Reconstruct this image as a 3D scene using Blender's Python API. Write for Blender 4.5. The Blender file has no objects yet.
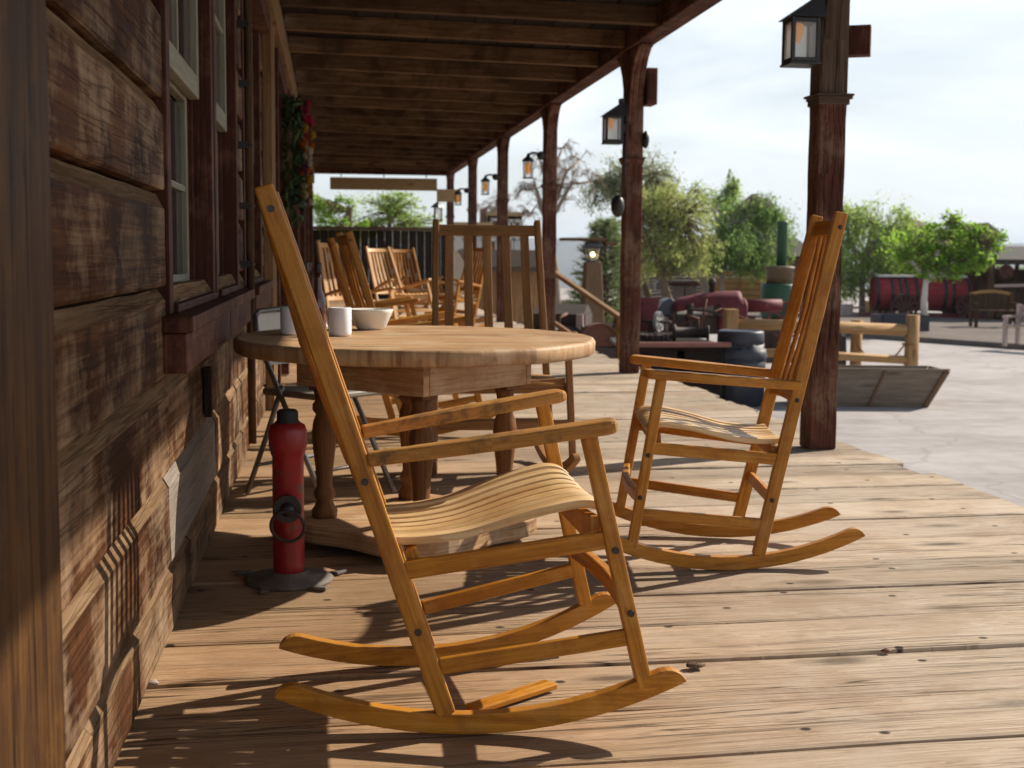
import bpy, math, random
from mathutils import Vector, Matrix, Euler
random.seed(7)
SC = bpy.context.scene
COL = SC.collection
R_ = math.radians
V = Vector

# ------------------------------------------------------------------ camera model (also used to measure places)
FPX, ROLL, CAMH = 1300.0, 0.008, 1.0
def _n(v): return V(v).normalized()
_yc = _n((-181.0, 130.0, -FPX)); _zc = _n((ROLL, 1.0, (130 - 181 * ROLL) / FPX)); _xc = _yc.cross(_zc)
CM = Matrix((_xc, _yc, _zc))                      # world = CM @ cam
CPOS = V((0, 0, CAMH))
def ray(u, v): return CM @ V(((u - 512) / FPX, -(v - 384) / FPX, -1.0))
def at(u, v, Y):
    d = ray(u, v); return CPOS + d * (Y / d.y)
def gr(u, v, z=0.0):
    d = ray(u, v); return CPOS + d * ((z - CAMH) / d.z)

# ------------------------------------------------------------------ tagging
def tag(o, label=None, cat=None, group=None, kind=None):
    if label: o['label'] = label
    if cat: o['category'] = cat
    if group: o['group'] = group
    if kind: o['kind'] = kind
    return o
def empty(name, loc=(0, 0, 0), rz=0.0, label=None, cat=None, group=None):
    o = bpy.data.objects.new(name, None); COL.objects.link(o)
    o.location = loc; o.rotation_euler = (0, 0, rz); o.empty_display_size = .1
    return tag(o, label, cat, group)
def copy_tree(o, parent=None):
    c = o.copy(); COL.objects.link(c)
    if parent is not None: c.parent = parent
    for ch in list(o.children): copy_tree(ch, c)
    return c

# ------------------------------------------------------------------ mesh builder
class MB:
    PID = 0
    def __init__(s): s.v = []; s.f = []; s.uv = []; s.mi = []; s.sm = []
    def pid(s):
        MB.PID += 1; return MB.PID
    def face(s, idx, uvs, mi=0, sm=False):
        s.f.append(idx); s.uv.append(uvs); s.mi.append(mi); s.sm.append(sm)
    def hexa(s, P, mi=0, uvfix=None):
        """P: 8 corners: 0-3 start end ring, 4-7 finish ring; grain from ring to ring"""
        b = len(s.v); s.v += [tuple(p) for p in P]; k = s.pid() * 10.0
        L = (V(P[4]) - V(P[0])).length; u0 = random.uniform(0, 30)
        acc = [0]
        for i in range(4): acc.append(acc[-1] + (V(P[(i + 1) % 4]) - V(P[i])).length)
        for i in range(4):
            j = (i + 1) % 4
            s.face((b + i, b + j, b + 4 + j, b + 4 + i), ((u0, k + acc[i]), (u0, k + acc[i + 1]), (u0 + L, k + acc[i + 1]), (u0 + L, k + acc[i])), mi)
        for ring, fl in ((0, 1), (4, 0)):
            ids = [b + ring + i for i in range(4)]; uvs = [(u0 + acc[1] * .2 * (i in (1, 2)), k + acc[1] * (i in (2, 3))) for i in range(4)]
            if fl: ids.reverse(); uvs.reverse()
            s.face(tuple(ids), uvs, mi)
    def box(s, c, d, mi=0, ax=None, rot=None):
        """axis box, grain along longest axis"""
        c = V(c); h = V(d) / 2
        if ax is None: ax = max(range(3), key=lambda i: d[i])
        a, b_ = (ax + 1) % 3, (ax + 2) % 3
        P = []
        for e in (-1, 1):
            for (p, q) in ((-1, -1), (1, -1), (1, 1), (-1, 1)):
                w = V((0, 0, 0)); w[ax] = e * h[ax]; w[a] = p * h[a]; w[b_] = q * h[b_]
                if rot is not None: w = rot @ w
                P.append(c + w)
        s.hexa(P, mi)
    def bar(s, p0, p1, w, t, up=(0, 0, 1), mi=0, w1=None, t1=None):
        """rectangular bar: w across (perp to up), t along up"""
        p0 = V(p0); p1 = V(p1); d = (p1 - p0).normalized(); up = V(up)
        x = d.cross(up).normalized(); y = x.cross(d).normalized()
        P = []
        for p, ww, tt in ((p0, w, t), (p1, w1 or w, t1 or t)):
            for (a, b) in ((-1, -1), (1, -1), (1, 1), (-1, 1)): P.append(p + x * a * ww / 2 + y * b * tt / 2)
        s.hexa(P, mi)
    def sweep(s, pts, w, t, side, mi=0, cap=True, sm=False):
        """rect section swept along a polyline; side = constant sideways axis; w,t can be lists"""
        n = len(pts); pts = [V(p) for p in pts]; side = V(side).normalized(); b = len(s.v); k = s.pid() * 10.0
        W = w if isinstance(w, (list, tuple)) else [w] * n; T = t if isinstance(t, (list, tuple)) else [t] * n
        L = [0.0]; u0 = random.uniform(0, 30)
        for i in range(1, n): L.append(L[-1] + (pts[i] - pts[i - 1]).length)
        for i in range(n):
            d = (pts[min(i + 1, n - 1)] - pts[max(i - 1, 0)]).normalized(); nn = side.cross(d).normalized()
            for (a, c) in ((-1, -1), (1, -1), (1, 1), (-1, 1)): s.v.append(tuple(pts[i] + side * a * W[i] / 2 + nn * c * T[i] / 2))
        for i in range(n - 1):
            w0 = W[i]; t0 = T[i]; acc = (0, w0, w0 + t0, 2 * w0 + t0, 2 * (w0 + t0))
            for q in range(4):
                r = (q + 1) % 4
                s.face((b + 4 * i + q, b + 4 * i + r, b + 4 * i + 4 + r, b + 4 * i + 4 + q),
                       ((u0 + L[i], k + acc[q]), (u0 + L[i], k + acc[q + 1]), (u0 + L[i + 1], k + acc[q + 1]), (u0 + L[i + 1], k + acc[q])), mi, sm)
        if cap:
            s.face((b + 3, b + 2, b + 1, b), ((u0, k), (u0, k + .02), (u0 + .02, k + .02), (u0 + .02, k)), mi)
            e = b + 4 * (n - 1); s.face((e, e + 1, e + 2, e + 3), ((u0, k), (u0, k + .02), (u0 + .02, k + .02), (u0 + .02, k)), mi)
    def prism(s, poly, y0, y1, fr=None, mi=0, sm=False):
        """poly of (a,b) extruded from y0 to y1; fr maps (a,y,b)->point"""
        fr = fr or (lambda a, y, b_: (a, y, b_)); n = len(poly); b = len(s.v); k = s.pid() * 10.0; u0 = random.uniform(0, 30)
        for y in (y0, y1):
            for (p, q) in poly: s.v.append(tuple(fr(p, y, q)))
        s.face(tuple(range(b, b + n)), [(u0 + p, k + q) for p, q in poly], mi)
        s.face(tuple(range(b + 2 * n - 1, b + n - 1, -1)), [(u0 + p, k + q) for p, q in reversed(poly)], mi)
        for i in range(n):
            j = (i + 1) % n; pi, pj = poly[i], poly[j]
            ui, uj = u0 + pi[0], u0 + pj[0]
            if abs(ui - uj) < 1e-4: uj += abs(pi[1] - pj[1])
            s.face((b + j, b + i, b + n + i, b + n + j), ((uj, k + 1), (ui, k + 1), (ui, k + 1 + abs(y1 - y0)), (uj, k + 1 + abs(y1 - y0))), mi, sm)
    def tube(s, pts, rad, n=8, mi=0, sm=True, cap=True):
        pts = [V(p) for p in pts]; m = len(pts); b = len(s.v); k = s.pid() * 10.0; u0 = random.uniform(0, 30)
        Rr = rad if isinstance(rad, (list, tuple)) else [rad] * m
        L = [0.0]
        for i in range(1, m): L.append(L[-1] + (pts[i] - pts[i - 1]).length)
        d0 = (pts[1] - pts[0]).normalized(); ref = V((0, 0, 1)) if abs(d0.z) < .9 else V((1, 0, 0))
        x = d0.cross(ref).normalized()
        for i in range(m):
            d = (pts[min(i + 1, m - 1)] - pts[max(i - 1, 0)]).normalized()
            x = (x - d * x.dot(d)); x = x.normalized() if x.length > 1e-6 else d.orthogonal().normalized(); y = d.cross(x)
            for q in range(n):
                a = 2 * math.pi * q / n; s.v.append(tuple(pts[i] + (x * math.cos(a) + y * math.sin(a)) * Rr[i]))
        for i in range(m - 1):
            for q in range(n):
                r = (q + 1) % n; c = 2 * math.pi * max(Rr[i], .002) / n
                s.face((b + i * n + q, b + i * n + r, b + i * n + n + r, b + i * n + n + q),
                       ((u0 + L[i], k + q * c), (u0 + L[i], k + (q + 1) * c), (u0 + L[i + 1], k + (q + 1) * c), (u0 + L[i + 1], k + q * c)), mi, sm)
        if cap:
            s.face(tuple(b + q for q in reversed(range(n))), [(u0, k + q * .01) for q in range(n)], mi)
            e = b + (m - 1) * n; s.face(tuple(e + q for q in range(n)), [(u0, k + q * .01) for q in range(n)], mi)
    def lathe(s, prof, c=(0, 0, 0), n=24, mi=0, sm=True, axis=2, cap=True, wob=0.0):
        """prof: (r, h)"""
        c = V(c); b = len(s.v); k = s.pid() * 10.0; m = len(prof)
        A = [(0, 1, 2), (1, 2, 0), (2, 0, 1)]
        for (r, h) in prof:
            for q in range(n):
                a = 2 * math.pi * q / n; rr = r * (1 + wob * math.sin(3 * a + h * 9))
                p = [0, 0, 0]
                i0, i1 = [(1, 2), (2, 0), (0, 1)][axis]
                p[i0] = rr * math.cos(a); p[i1] = rr * math.sin(a); p[axis] = h
                s.v.append(tuple(c + V(p)))
        for i in range(m - 1):
            for q in range(n):
                r = (q + 1) % n; cc = 2 * math.pi * max(prof[0][0], .02) / n
                h0, h1 = prof[i][1] + i * .002, prof[i + 1][1] + i * .002 + .002
                s.face((b + i * n + q, b + i * n + r, b + i * n + n + r, b + i * n + n + q), ((h0, k + q * cc), (h0, k + (q + 1) * cc), (h1, k + (q + 1) * cc), (h1, k + q * cc)), mi, sm)
        if cap:
            if prof[0][0] > 1e-5: s.face(tuple(b + q for q in reversed(range(n))), [(math.cos(6.283 * q / n) * prof[0][0], k + 1 + math.sin(6.283 * q / n) * prof[0][0]) for q in range(n)], mi)
            e = b + (m - 1) * n
            if prof[-1][0] > 1e-5: s.face(tuple(e + q for q in range(n)), [(math.cos(6.283 * q / n) * prof[-1][0], k + 1 + math.sin(6.283 * q / n) * prof[-1][0]) for q in range(n)], mi)
    def ball(s, c, r, n=10, m=6, mi=0, sq=(1, 1, 1)):
        c = V(c); b0 = len(s.v)
        s.lathe([(max(r * math.sin(math.pi * i / m), 1e-6), -r * math.cos(math.pi * i / m)) for i in range(m + 1)], (0, 0, 0), n, mi, True, 2, False)
        for i in range(b0, len(s.v)):
            p = s.v[i]; s.v[i] = (c.x + p[0] * sq[0], c.y + p[1] * sq[1], c.z + p[2] * sq[2])
    def quad(s, P, mi=0, sm=False, uv=None):
        b = len(s.v); s.v += [tuple(p) for p in P]; k = 0
        s.face(tuple(range(b, b + len(P))), uv or ((0, 0), (1, 0), (1, 1), (0, 1))[:len(P)], mi, sm)
    def torus(s, c, R, r, axis=(0, 0, 1), n=24, m=6, mi=0):
        ax = V(axis).normalized(); x = ax.orthogonal().normalized(); y = ax.cross(x); c = V(c)
        b = len(s.v)
        for i in range(n):
            a = 2 * math.pi * i / n; d = x * math.cos(a) + y * math.sin(a)
            for j in range(m):
                t = 2 * math.pi * j / m; s.v.append(tuple(c + d * (R + r * math.cos(t)) + ax * r * math.sin(t)))
        for i in range(n):
            for j in range(m):
                i2, j2 = (i + 1) % n, (j + 1) % m
                s.face((b + i * m + j, b + i2 * m + j, b + i2 * m + j2, b + i * m + j2), ((i * .05, j * .01), (i * .05 + .05, j * .01), (i * .05 + .05, j * .01 + .01), (i * .05, j * .01 + .01)), mi, True)
    def jitter(s, a, i0=0):
        for i in range(i0, len(s.v)):
            p = s.v[i]; s.v[i] = (p[0] + random.uniform(-a, a), p[1] + random.uniform(-a, a), p[2] + random.uniform(-a, a))
    def build(s, name, mats, parent=None, bevel=0.0, seg=2):
        me = bpy.data.meshes.new(name); me.from_pydata(s.v, [], s.f)
        if not isinstance(mats, (list, tuple)): mats = [mats]
        for m in mats: me.materials.append(m)
        me.polygons.foreach_set('material_index', s.mi); me.polygons.foreach_set('use_smooth', s.sm)
        ul = me.uv_layers.new(name='UVMap'); flat = []
        for fu in s.uv:
            for a in fu: flat += [a[0], a[1]]
        ul.data.foreach_set('uv', flat)
        me.update()
        o = bpy.data.objects.new(name, me); COL.objects.link(o)
        if parent is not None: o.parent = parent
        if bevel:
            m = o.modifiers.new('bevel', 'BEVEL'); m.width = bevel; m.segments = seg; m.limit_method = 'ANGLE'; m.angle_limit = R_(40)
        return o

# ------------------------------------------------------------------ materials
class NT:
    def __init__(s, name):
        s.m = bpy.data.materials.new(name); s.m.use_nodes = True; s.t = s.m.node_tree; s.t.nodes.clear()
        s.out = s.t.nodes.new('ShaderNodeOutputMaterial')
    def n(s, typ, ins=None, **kw):
        nd = s.t.nodes.new(typ)
        for k, v in kw.items(): setattr(nd, k, v)
        for k, v in (ins or {}).items():
            if isinstance(v, bpy.types.NodeSocket): s.t.links.new(v, nd.inputs[k])
            else: nd.inputs[k].default_value = v
        return nd
    def math(s, op, a, b=0.0, c=None):
        ins = {0: a, 1: b}
        if c is not None: ins[2] = c
        return s.n('ShaderNodeMath', ins, operation=op).outputs[0]
    def mix(s, f, a, b, blend='MIX'):
        nd = s.n('ShaderNodeMix', data_type='RGBA', blend_type=blend)
        for i, v in ((0, f), (6, a), (7, b)):
            if isinstance(v, bpy.types.NodeSocket): s.t.links.new(v, nd.inputs[i])
            else: nd.inputs[i].default_value = v if i == 0 else (*v[:3], 1)
        return nd.outputs[2]
    def ramp(s, f, stops):
        nd = s.n('ShaderNodeValToRGB', {0: f}); e = nd.color_ramp.elements
        while len(e) < len(stops): e.new(.5)
        for el, (p, c) in zip(e, stops): el.position = p; el.color = (*c[:3], 1) if not isinstance(c, float) else (c, c, c, 1)
        return nd.outputs[0]
    def noise(s, vec, scale, detail=4, rough=.55, dist=0.0):
        return s.n('ShaderNodeTexNoise', {'Vector': vec, 'Scale': scale, 'Detail': detail, 'Roughness': rough, 'Distortion': dist}).outputs[0]
    def fin(s, sh): s.t.links.new(sh, s.out.inputs[0]); return s.m

def wood(name, dark, mid, light, rough=.6, gs=1.0, bump=.35, tone=.35, stain=None, stain_amt=.5, stain_scale=3.0, worn=None, worn_amt=.5, knots=.6, coat=0.0, spec=.09, nails=0.0, cracks=0.0, ringa=.10, wlo=.50, whi=.64, inner_tint=None):
    t = NT(name); uv = t.n('ShaderNodeUVMap').outputs[0]; ob = t.n('ShaderNodeTexCoord').outputs['Object']
    sep = t.n('ShaderNodeSeparateXYZ', {0: uv}); pid = t.math('FLOOR', t.math('MULTIPLY', t.math('ADD', sep.outputs[1], 2.0), .1))
    wn = t.n('ShaderNodeTexWhiteNoise', {'W': pid}, noise_dimensions='1D').outputs[0]
    def mp(a, b): return t.n('ShaderNodeMapping', {'Vector': uv, 'Scale': (a, b, 1)}).outputs[0]
    fine = t.noise(mp(3 * gs, 110 * gs), 1.0, 5, .65)
    fig = t.noise(mp(1.1 * gs, 17 * gs), 1.0, 4, .6, 1.4)
    if knots:
        vo = t.n('ShaderNodeTexVoronoi', {'Vector': mp(1.05, 3.1), 'Scale': 1.0, 'Randomness': 1.0}, voronoi_dimensions='2D'); kg = t.math('GREATER_THAN', t.n('ShaderNodeSeparateColor', {0: vo.outputs['Color']}).outputs[0], .45)
        kd = t.math('ADD', vo.outputs['Distance'], t.math('MULTIPLY', t.math('SUBTRACT', fig, .5), .10))
        near = t.math('MULTIPLY', kg, t.math('MAXIMUM', t.math('SUBTRACT', .38, kd), 0.0)); fig = t.math('ADD', fig, t.math('MULTIPLY', near, .9 * knots))
    ringv = t.math('FRACT', t.math('MULTIPLY', fig, 9.0))
    ring = t.math('POWER', ringv, 2.0)
    f = t.math('ADD', t.math('MULTIPLY', fine, .55), t.math('MULTIPLY', fig, .45))
    f = t.math('SUBTRACT', f, t.math('MULTIPLY', ring, ringa))
    col = t.ramp(f, [(.30, dark), (.48, mid), (.68, light)])
    if knots:
        kf = t.math('MULTIPLY', t.ramp(kd, [(.035, 1.0), (.075, .5), (.14, 0.0)]), kg)
        col = t.mix(t.math('MULTIPLY', kf, knots), col, [c * .35 for c in dark])
    if stain is not None:
        sn = t.noise(ob, stain_scale, 5, .65, .6); sf = t.ramp(sn, [(.47, 0.0), (.62, 1.0)])
        col = t.mix(t.math('MULTIPLY', sf, stain_amt), col, stain)
    if worn is not None:
        wv = t.n('ShaderNodeMapping', {'Vector': ob, 'Location': (3.3, 7.7, 1.9)}).outputs[0]
        wf = t.ramp(t.math('ADD', t.noise(wv, stain_scale * 1.3, 6, .7), t.math('MULTIPLY', t.math('SUBTRACT', fine, .5), .35)), [(wlo, 0.0), (whi, 1.0)])
        col = t.mix(t.math('MULTIPLY', wf, worn_amt), col, worn)
    hgt = t.math('ADD', fine, t.math('MULTIPLY', fig, .6))
    if cracks:
        cn = t.noise(mp(.9, 34), 1.0, 3, .5, .3); cf = t.ramp(t.math('ABSOLUTE', t.math('SUBTRACT', cn, .5)), [(.0, 1.0), (.026, 0.0)])
        gate = t.ramp(t.noise(mp(.5, 3), 1.0, 2), [(.42, 0.0), (.54, 1.0)])
        cf = t.math('MULTIPLY', t.math('MULTIPLY', cf, gate), cracks)
        col = t.mix(cf, col, [c * .25 for c in dark]); hgt = t.math('SUBTRACT', hgt, t.math('MULTIPLY', cf, 1.2))
    if nails:
        v2 = t.n('ShaderNodeTexVoronoi', {'Vector': mp(2.4, 3.1), 'Scale': 1.0}, voronoi_dimensions='2D')
        nf = t.ramp(v2.outputs['Distance'], [(.022, 1.0), (.036, 0.0)])
        col = t.mix(t.math('MULTIPLY', nf, nails), col, (.02, .015, .012))
    if inner_tint is not None:  # multiplies a browner tint that fades out away from the wall
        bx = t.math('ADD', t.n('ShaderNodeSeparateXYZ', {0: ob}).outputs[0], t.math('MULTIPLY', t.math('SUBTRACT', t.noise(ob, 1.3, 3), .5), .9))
        col = t.mix(t.ramp(t.math('MULTIPLY', bx, .5), [(.10, 1.0), (.75, 0.0)]), col, t.mix(1.0, col, inner_tint, 'MULTIPLY'))
    k = t.math('ADD', 1.0 - tone / 2, t.math('MULTIPLY', wn, tone))
    col = t.mix(1.0, col, t.n('ShaderNodeCombineColor', {0: k, 1: k, 2: k}).outputs[0], 'MULTIPLY')
    rg = t.math('ADD', rough - .1, t.math('MULTIPLY', fine, .2))
    bp = t.n('ShaderNodeBump', {'Strength': bump, 'Distance': .004, 'Height': hgt}).outputs[0]
    p = t.n('ShaderNodeBsdfPrincipled', {'Base Color': col, 'Roughness': rg, 'Normal': bp, 'Coat Weight': coat, 'Coat Roughness': .25, 'Specular IOR Level': spec})
    return t.fin(p.outputs[0])

def paint(name, c, rough=.5, var=.25, metal=0.0, chip=None, chip_amt=.7, scale=6.0, bump=.1, spec=.5, c2=None):
    t = NT(name); ob = t.n('ShaderNodeTexCoord').outputs['Object']
    a = t.noise(ob, scale, 6, .65); b = t.noise(ob, scale * 7, 4, .6)
    c2 = c2 or [x * (1 - var) for x in c]
    col = t.ramp(t.math('ADD', t.math('MULTIPLY', a, .7), t.math('MULTIPLY', b, .3)), [(.35, c2), (.62, c)])
    rr = t.math('ADD', rough - .1, t.math('MULTIPLY', b, .2)); mt = metal
    if chip is not None:
        cf = t.ramp(t.math('ADD', t.math('MULTIPLY', t.noise(ob, scale * 2.2, 6, .7), .8), t.math('MULTIPLY', b, .2)), [(.56, 0.0), (.60, 1.0)])
        col = t.mix(t.math('MULTIPLY', cf, chip_amt), col, chip)
    bp = t.n('ShaderNodeBump', {'Strength': bump, 'Distance': .003, 'Height': b}).outputs[0]
    p = t.n('ShaderNodeBsdfPrincipled', {'Base Color': col, 'Roughness': rr, 'Metallic': mt, 'Normal': bp, 'Specular IOR Level': spec})
    return t.fin(p.outputs[0])

def leaf(name, c1, c2, c3, trans=.35):
    t = NT(name); g = t.n('ShaderNodeNewGeometry'); ob = t.n('ShaderNodeTexCoord').outputs['Object']
    r = g.outputs['Random Per Island']
    f = t.math('ADD', t.math('MULTIPLY', r, .6), t.math('MULTIPLY', t.noise(ob, .9, 3), .5))
    col = t.ramp(f, [(.2, c1), (.5, c2), (.85, c3)])
    d = t.n('ShaderNodeBsdfPrincipled', {'Base Color': col, 'Roughness': .6, 'Specular IOR Level': .25})
    tr = t.n('ShaderNodeBsdfTranslucent', {'Color': col})
    return t.fin(t.n('ShaderNodeMixShader', {0: trans, 1: d.outputs[0], 2: tr.outputs[0]}).outputs[0])

M = {}
M['chair'] = wood('honey_varnished_wood', (.22, .075, .006), (.42, .170, .014), (.54, .255, .034), rough=.42, bump=.25, tone=.22, knots=.25, coat=.03, spec=.25, stain=(.24, .080, .010), stain_amt=.5, stain_scale=7, worn=(.50, .27, .075), worn_amt=.35)
M['chairpale'] = wood('pale_worn_wood', (.42, .20, .055), (.56, .30, .10), (.66, .42, .19), rough=.48, bump=.15, tone=.18, knots=.2, coat=.05, spec=.4)
M['seat'] = wood('worn_seat_wood', (.42, .23, .075), (.64, .44, .215), (.76, .60, .38), rough=.40, bump=.3, tone=.30, knots=.2, coat=.08, spec=.45, stain=(.40, .19, .055), stain_amt=.5, stain_scale=6)
M['armwood'] = wood('handworn_arm_wood', (.27, .12, .03), (.42, .20, .055), (.52, .30, .11), rough=.5, bump=.2, tone=.15, knots=.3, worn=(.10, .065, .035), worn_amt=.75, stain_scale=11)
M['brownchair'] = wood('brown_old_wood', (.17, .08, .03), (.28, .145, .06), (.38, .22, .105), rough=.6, bump=.25, tone=.25)
M['deck'] = wood('weathered_deck_boards', (.33, .255, .185), (.45, .362, .278), (.545, .46, .37), rough=.85, gs=1.25, bump=.6, tone=.36, stain=(.27, .19, .125), stain_amt=.45, stain_scale=2.2, worn=(.46, .405, .34), worn_amt=.5, knots=.85, nails=.9, cracks=1.0, ringa=.22, spec=.10, inner_tint=(.76, .60, .44))
M['table'] = wood('table_slab_wood', (.25, .135, .062), (.47, .29, .15), (.61, .43, .26), rough=.55, bump=.25, tone=.25, stain=(.30, .165, .08), stain_amt=.55, stain_scale=4, worn=(.60, .46, .31), worn_amt=.5, spec=.2, cracks=.6, knots=.5)
M['tableleg'] = wood('dark_turned_wood', (.09, .04, .016), (.17, .075, .028), (.25, .12, .05), rough=.5, bump=.2, tone=.2)
M['wallboard'] = wood('hewn_old_timber', (.028, .011, .005), (.078, .030, .012), (.155, .072, .032), rough=.6, gs=.45, bump=.55, tone=.45, stain=(.026, .010, .005), stain_amt=.85, stain_scale=2.6, worn=(.40, .28, .175), worn_amt=.70, wlo=.46, whi=.70, knots=.5, cracks=.55, spec=.05, ringa=.06)
M['wallledge'] = wood('skylit_timber_edge', (.085, .046, .022), (.165, .10, .054), (.27, .185, .11), rough=.8, gs=.6, bump=.6, tone=.3, cracks=.5, spec=.05)  # upward board ledges lightened: sky and bounce light put into the colour
M['wallpale'] = wood('bleached_board', (.12, .095, .075), (.20, .165, .135), (.27, .235, .20), rough=.85, bump=.6, tone=.1, spec=.2)
M['doorpost'] = wood('oiled_brown_post', (.018, .008, .004), (.048, .022, .009), (.10, .05, .018), rough=.55, gs=.45, bump=.9, tone=.3, knots=.3, worn=(.10, .045, .013), worn_amt=.6, stain_scale=6, cracks=1.0)  # worn patches dimmed in colour, standing in for shade on the post
M['trimred'] = wood('dark_red_trim', (.040, .015, .010), (.070, .026, .017), (.11, .044, .028), rough=.6, bump=.35, tone=.25, worn=(.20, .10, .07), worn_amt=.5, stain_scale=4)
M['postwood'] = wood('redbrown_post', (.045, .017, .011), (.105, .040, .025), (.19, .09, .058), rough=.7, bump=.7, tone=.25, worn=(.27, .17, .12), worn_amt=.5, stain_scale=3, cracks=.9, stain=(.05, .02, .013), stain_amt=.5)
M['postgrey'] = wood('grey_weathered_post', (.055, .036, .025), (.105, .071, .05), (.175, .125, .095), rough=.8, bump=.6, tone=.25, cracks=.8)
M['joist'] = wood('ceiling_joist_wood', (.065, .035, .018), (.135, .079, .042), (.24, .155, .092), rough=.8, bump=.5, tone=.5, stain=(.045, .024, .012), stain_amt=.75, stain_scale=2)
M['ledger'] = wood('ledger_wood', (.15, .09, .045), (.25, .16, .085), (.34, .23, .13), rough=.8, bump=.4, tone=.2)
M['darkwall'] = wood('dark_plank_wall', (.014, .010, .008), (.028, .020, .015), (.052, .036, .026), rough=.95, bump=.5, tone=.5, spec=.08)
M['signwood'] = wood('tan_sign_board', (.30, .20, .10), (.40, .28, .15), (.47, .34, .19), rough=.7, bump=.3, tone=.15)
M['log'] = wood('peeled_log', (.24, .13, .055), (.38, .23, .105), (.49, .33, .17), rough=.75, bump=.4, tone=.25, cracks=.6)
M['troughwood'] = wood('grey_trough_boards', (.13, .10, .075), (.22, .175, .135), (.31, .26, .205), rough=.85, bump=.5, tone=.2)
M['shed'] = wood('brown_shed_boards', (.10, .06, .035), (.17, .105, .06), (.24, .155, .095), rough=.85, bump=.4, tone=.35)
M['pillarwood'] = wood('brown_pillar_wood', (.15, .09, .05), (.25, .16, .095), (.34, .23, .145), rough=.8, bump=.3, tone=.2)
M['shadedshed'] = wood('shaded_shed_boards', (.045, .026, .015), (.085, .05, .029), (.13, .08, .048), rough=.9, bump=.4, tone=.4, spec=.1)  # shed brown darkened, with roof and tree shade put into the colour
M['goldwood'] = wood('golden_lumber', (.26, .14, .05), (.40, .23, .085), (.50, .31, .13), rough=.8, bump=.3, tone=.2)
M['pinkbench'] = wood('bleached_pink_boards', (.34, .25, .22), (.44, .34, .31), (.53, .44, .41), rough=.85, bump=.3, tone=.2)
M['redtank'] = wood('faded_red_staves', (.18, .018, .022), (.27, .035, .040), (.36, .09, .09), rough=.7, bump=.3, tone=.3)
M['bark'] = wood('bark', (.08, .055, .035), (.15, .105, .07), (.23, .17, .12), rough=.9, bump=.8, tone=.1, knots=0)
M['palebark'] = wood('pale_bark', (.20, .15, .115), (.31, .25, .20), (.41, .34, .29), rough=.9, bump=.6, tone=.1, knots=0)
M['whitebark'] = wood('whitewashed_trunk', (.5, .48, .45), (.62, .60, .57), (.72, .70, .68), rough=.9, bump=.4, tone=.1, knots=0)
M['rush'] = wood('woven_rush', (.16, .08, .03), (.30, .16, .06), (.42, .25, .10), rough=.8, gs=.6, bump=.8, tone=.5, knots=0)
M['black'] = paint('black_iron', (.018, .017, .017), .45, .4, .0)
M['bolt'] = paint('black_bolt', (.022, .014, .012), .4, .2)
M['red'] = paint('chipped_red_enamel', (.30, .010, .014), .40, .35, chip=(.10, .07, .055), chip_amt=.8, scale=9, bump=.15)
M['plastic_dk'] = paint('dark_rubber', (.02, .02, .022), .6, .3)
M['steelgrey'] = paint('worn_grey_steel', (.20, .19, .18), .4, .3, metal=.6)
M['beigemetal'] = paint('beige_steel_panel', (.55, .51, .44), .45, .12)
M['seatdk'] = paint('dark_seat_pad', (.20, .17, .135), .55, .25)
M['white'] = paint('white_glazed', (.74, .73, .76), .35, .06)
M['bowlw'] = paint('cream_bowl', (.74, .70, .62), .35, .06)
M['rust'] = paint('rusty_iron', (.17, .065, .035), .8, .55, chip=(.05, .035, .03), chip_amt=.6, scale=3)
M['darkrust'] = paint('dark_rusty_iron', (.055, .035, .028), .75, .5, chip=(.11, .05, .03), chip_amt=.5, scale=4)
M['machinered'] = paint('faded_tractor_red', (.155, .014, .020), .7, .4, chip=(.20, .06, .06), chip_amt=.5, scale=2.5)
M['wheelred'] = paint('dusty_maroon_wheel', (.085, .026, .022), .8, .3)
M['pinkrail'] = paint('faded_red_rail', (.28, .11, .09), .7, .3)
M['green'] = paint('boiler_green', (.007, .070, .028), .5, .3, chip=(.02, .085, .045), chip_amt=.4)
M['brass'] = paint('tan_band', (.15, .10, .055), .6, .4)
M['binblue'] = paint('navy_rubber_bin', (.030, .034, .050), .5, .3)
M['binbag'] = paint('dark_bag', (.036, .042, .060), .58, .3, bump=.5, scale=12)
M['hooddk'] = paint('dark_blue_grey_hood', (.045, .05, .07), .4, .3)
M['navyplanter'] = paint('navy_planter', (.035, .038, .055), .6, .3)
M['store'] = paint('cream_facade', (.58, .45, .33), .8, .15, scale=2)
M['whitetrim'] = paint('white_trim', (.72, .70, .68), .6, .08)
M['brick'] = paint('brown_chimney', (.24, .13, .085), .85, .3)
M['tealcar'] = paint('pale_teal_car', (.34, .48, .47), .25, .05)
M['copper'] = paint('silver_hub', (.5, .5, .5), .4, .3, metal=.3)
M['sashw'] = wood('grey_green_sash', (.17, .16, .125), (.25, .24, .19), (.33, .32, .27), rough=.65, bump=.3, tone=.1, knots=.1)
M['yellowplate'] = paint('dull_yellow_plate', (.45, .30, .06), .5, .2)
M['curtain'] = paint('dark_red_curtain', (.045, .012, .010), .9, .4)
M['shingle'] = paint('dark_shingles', (.045, .034, .029), .9, .5, scale=5, bump=.5)
M['chalk'] = paint('dirty_white_chip', (.5, .48, .44), .8, .2)
M['iron_dust'] = paint('dusty_iron_flange', (.15, .125, .10), .8, .5, chip=(.24, .19, .14), chip_amt=.5, scale=8)

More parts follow.
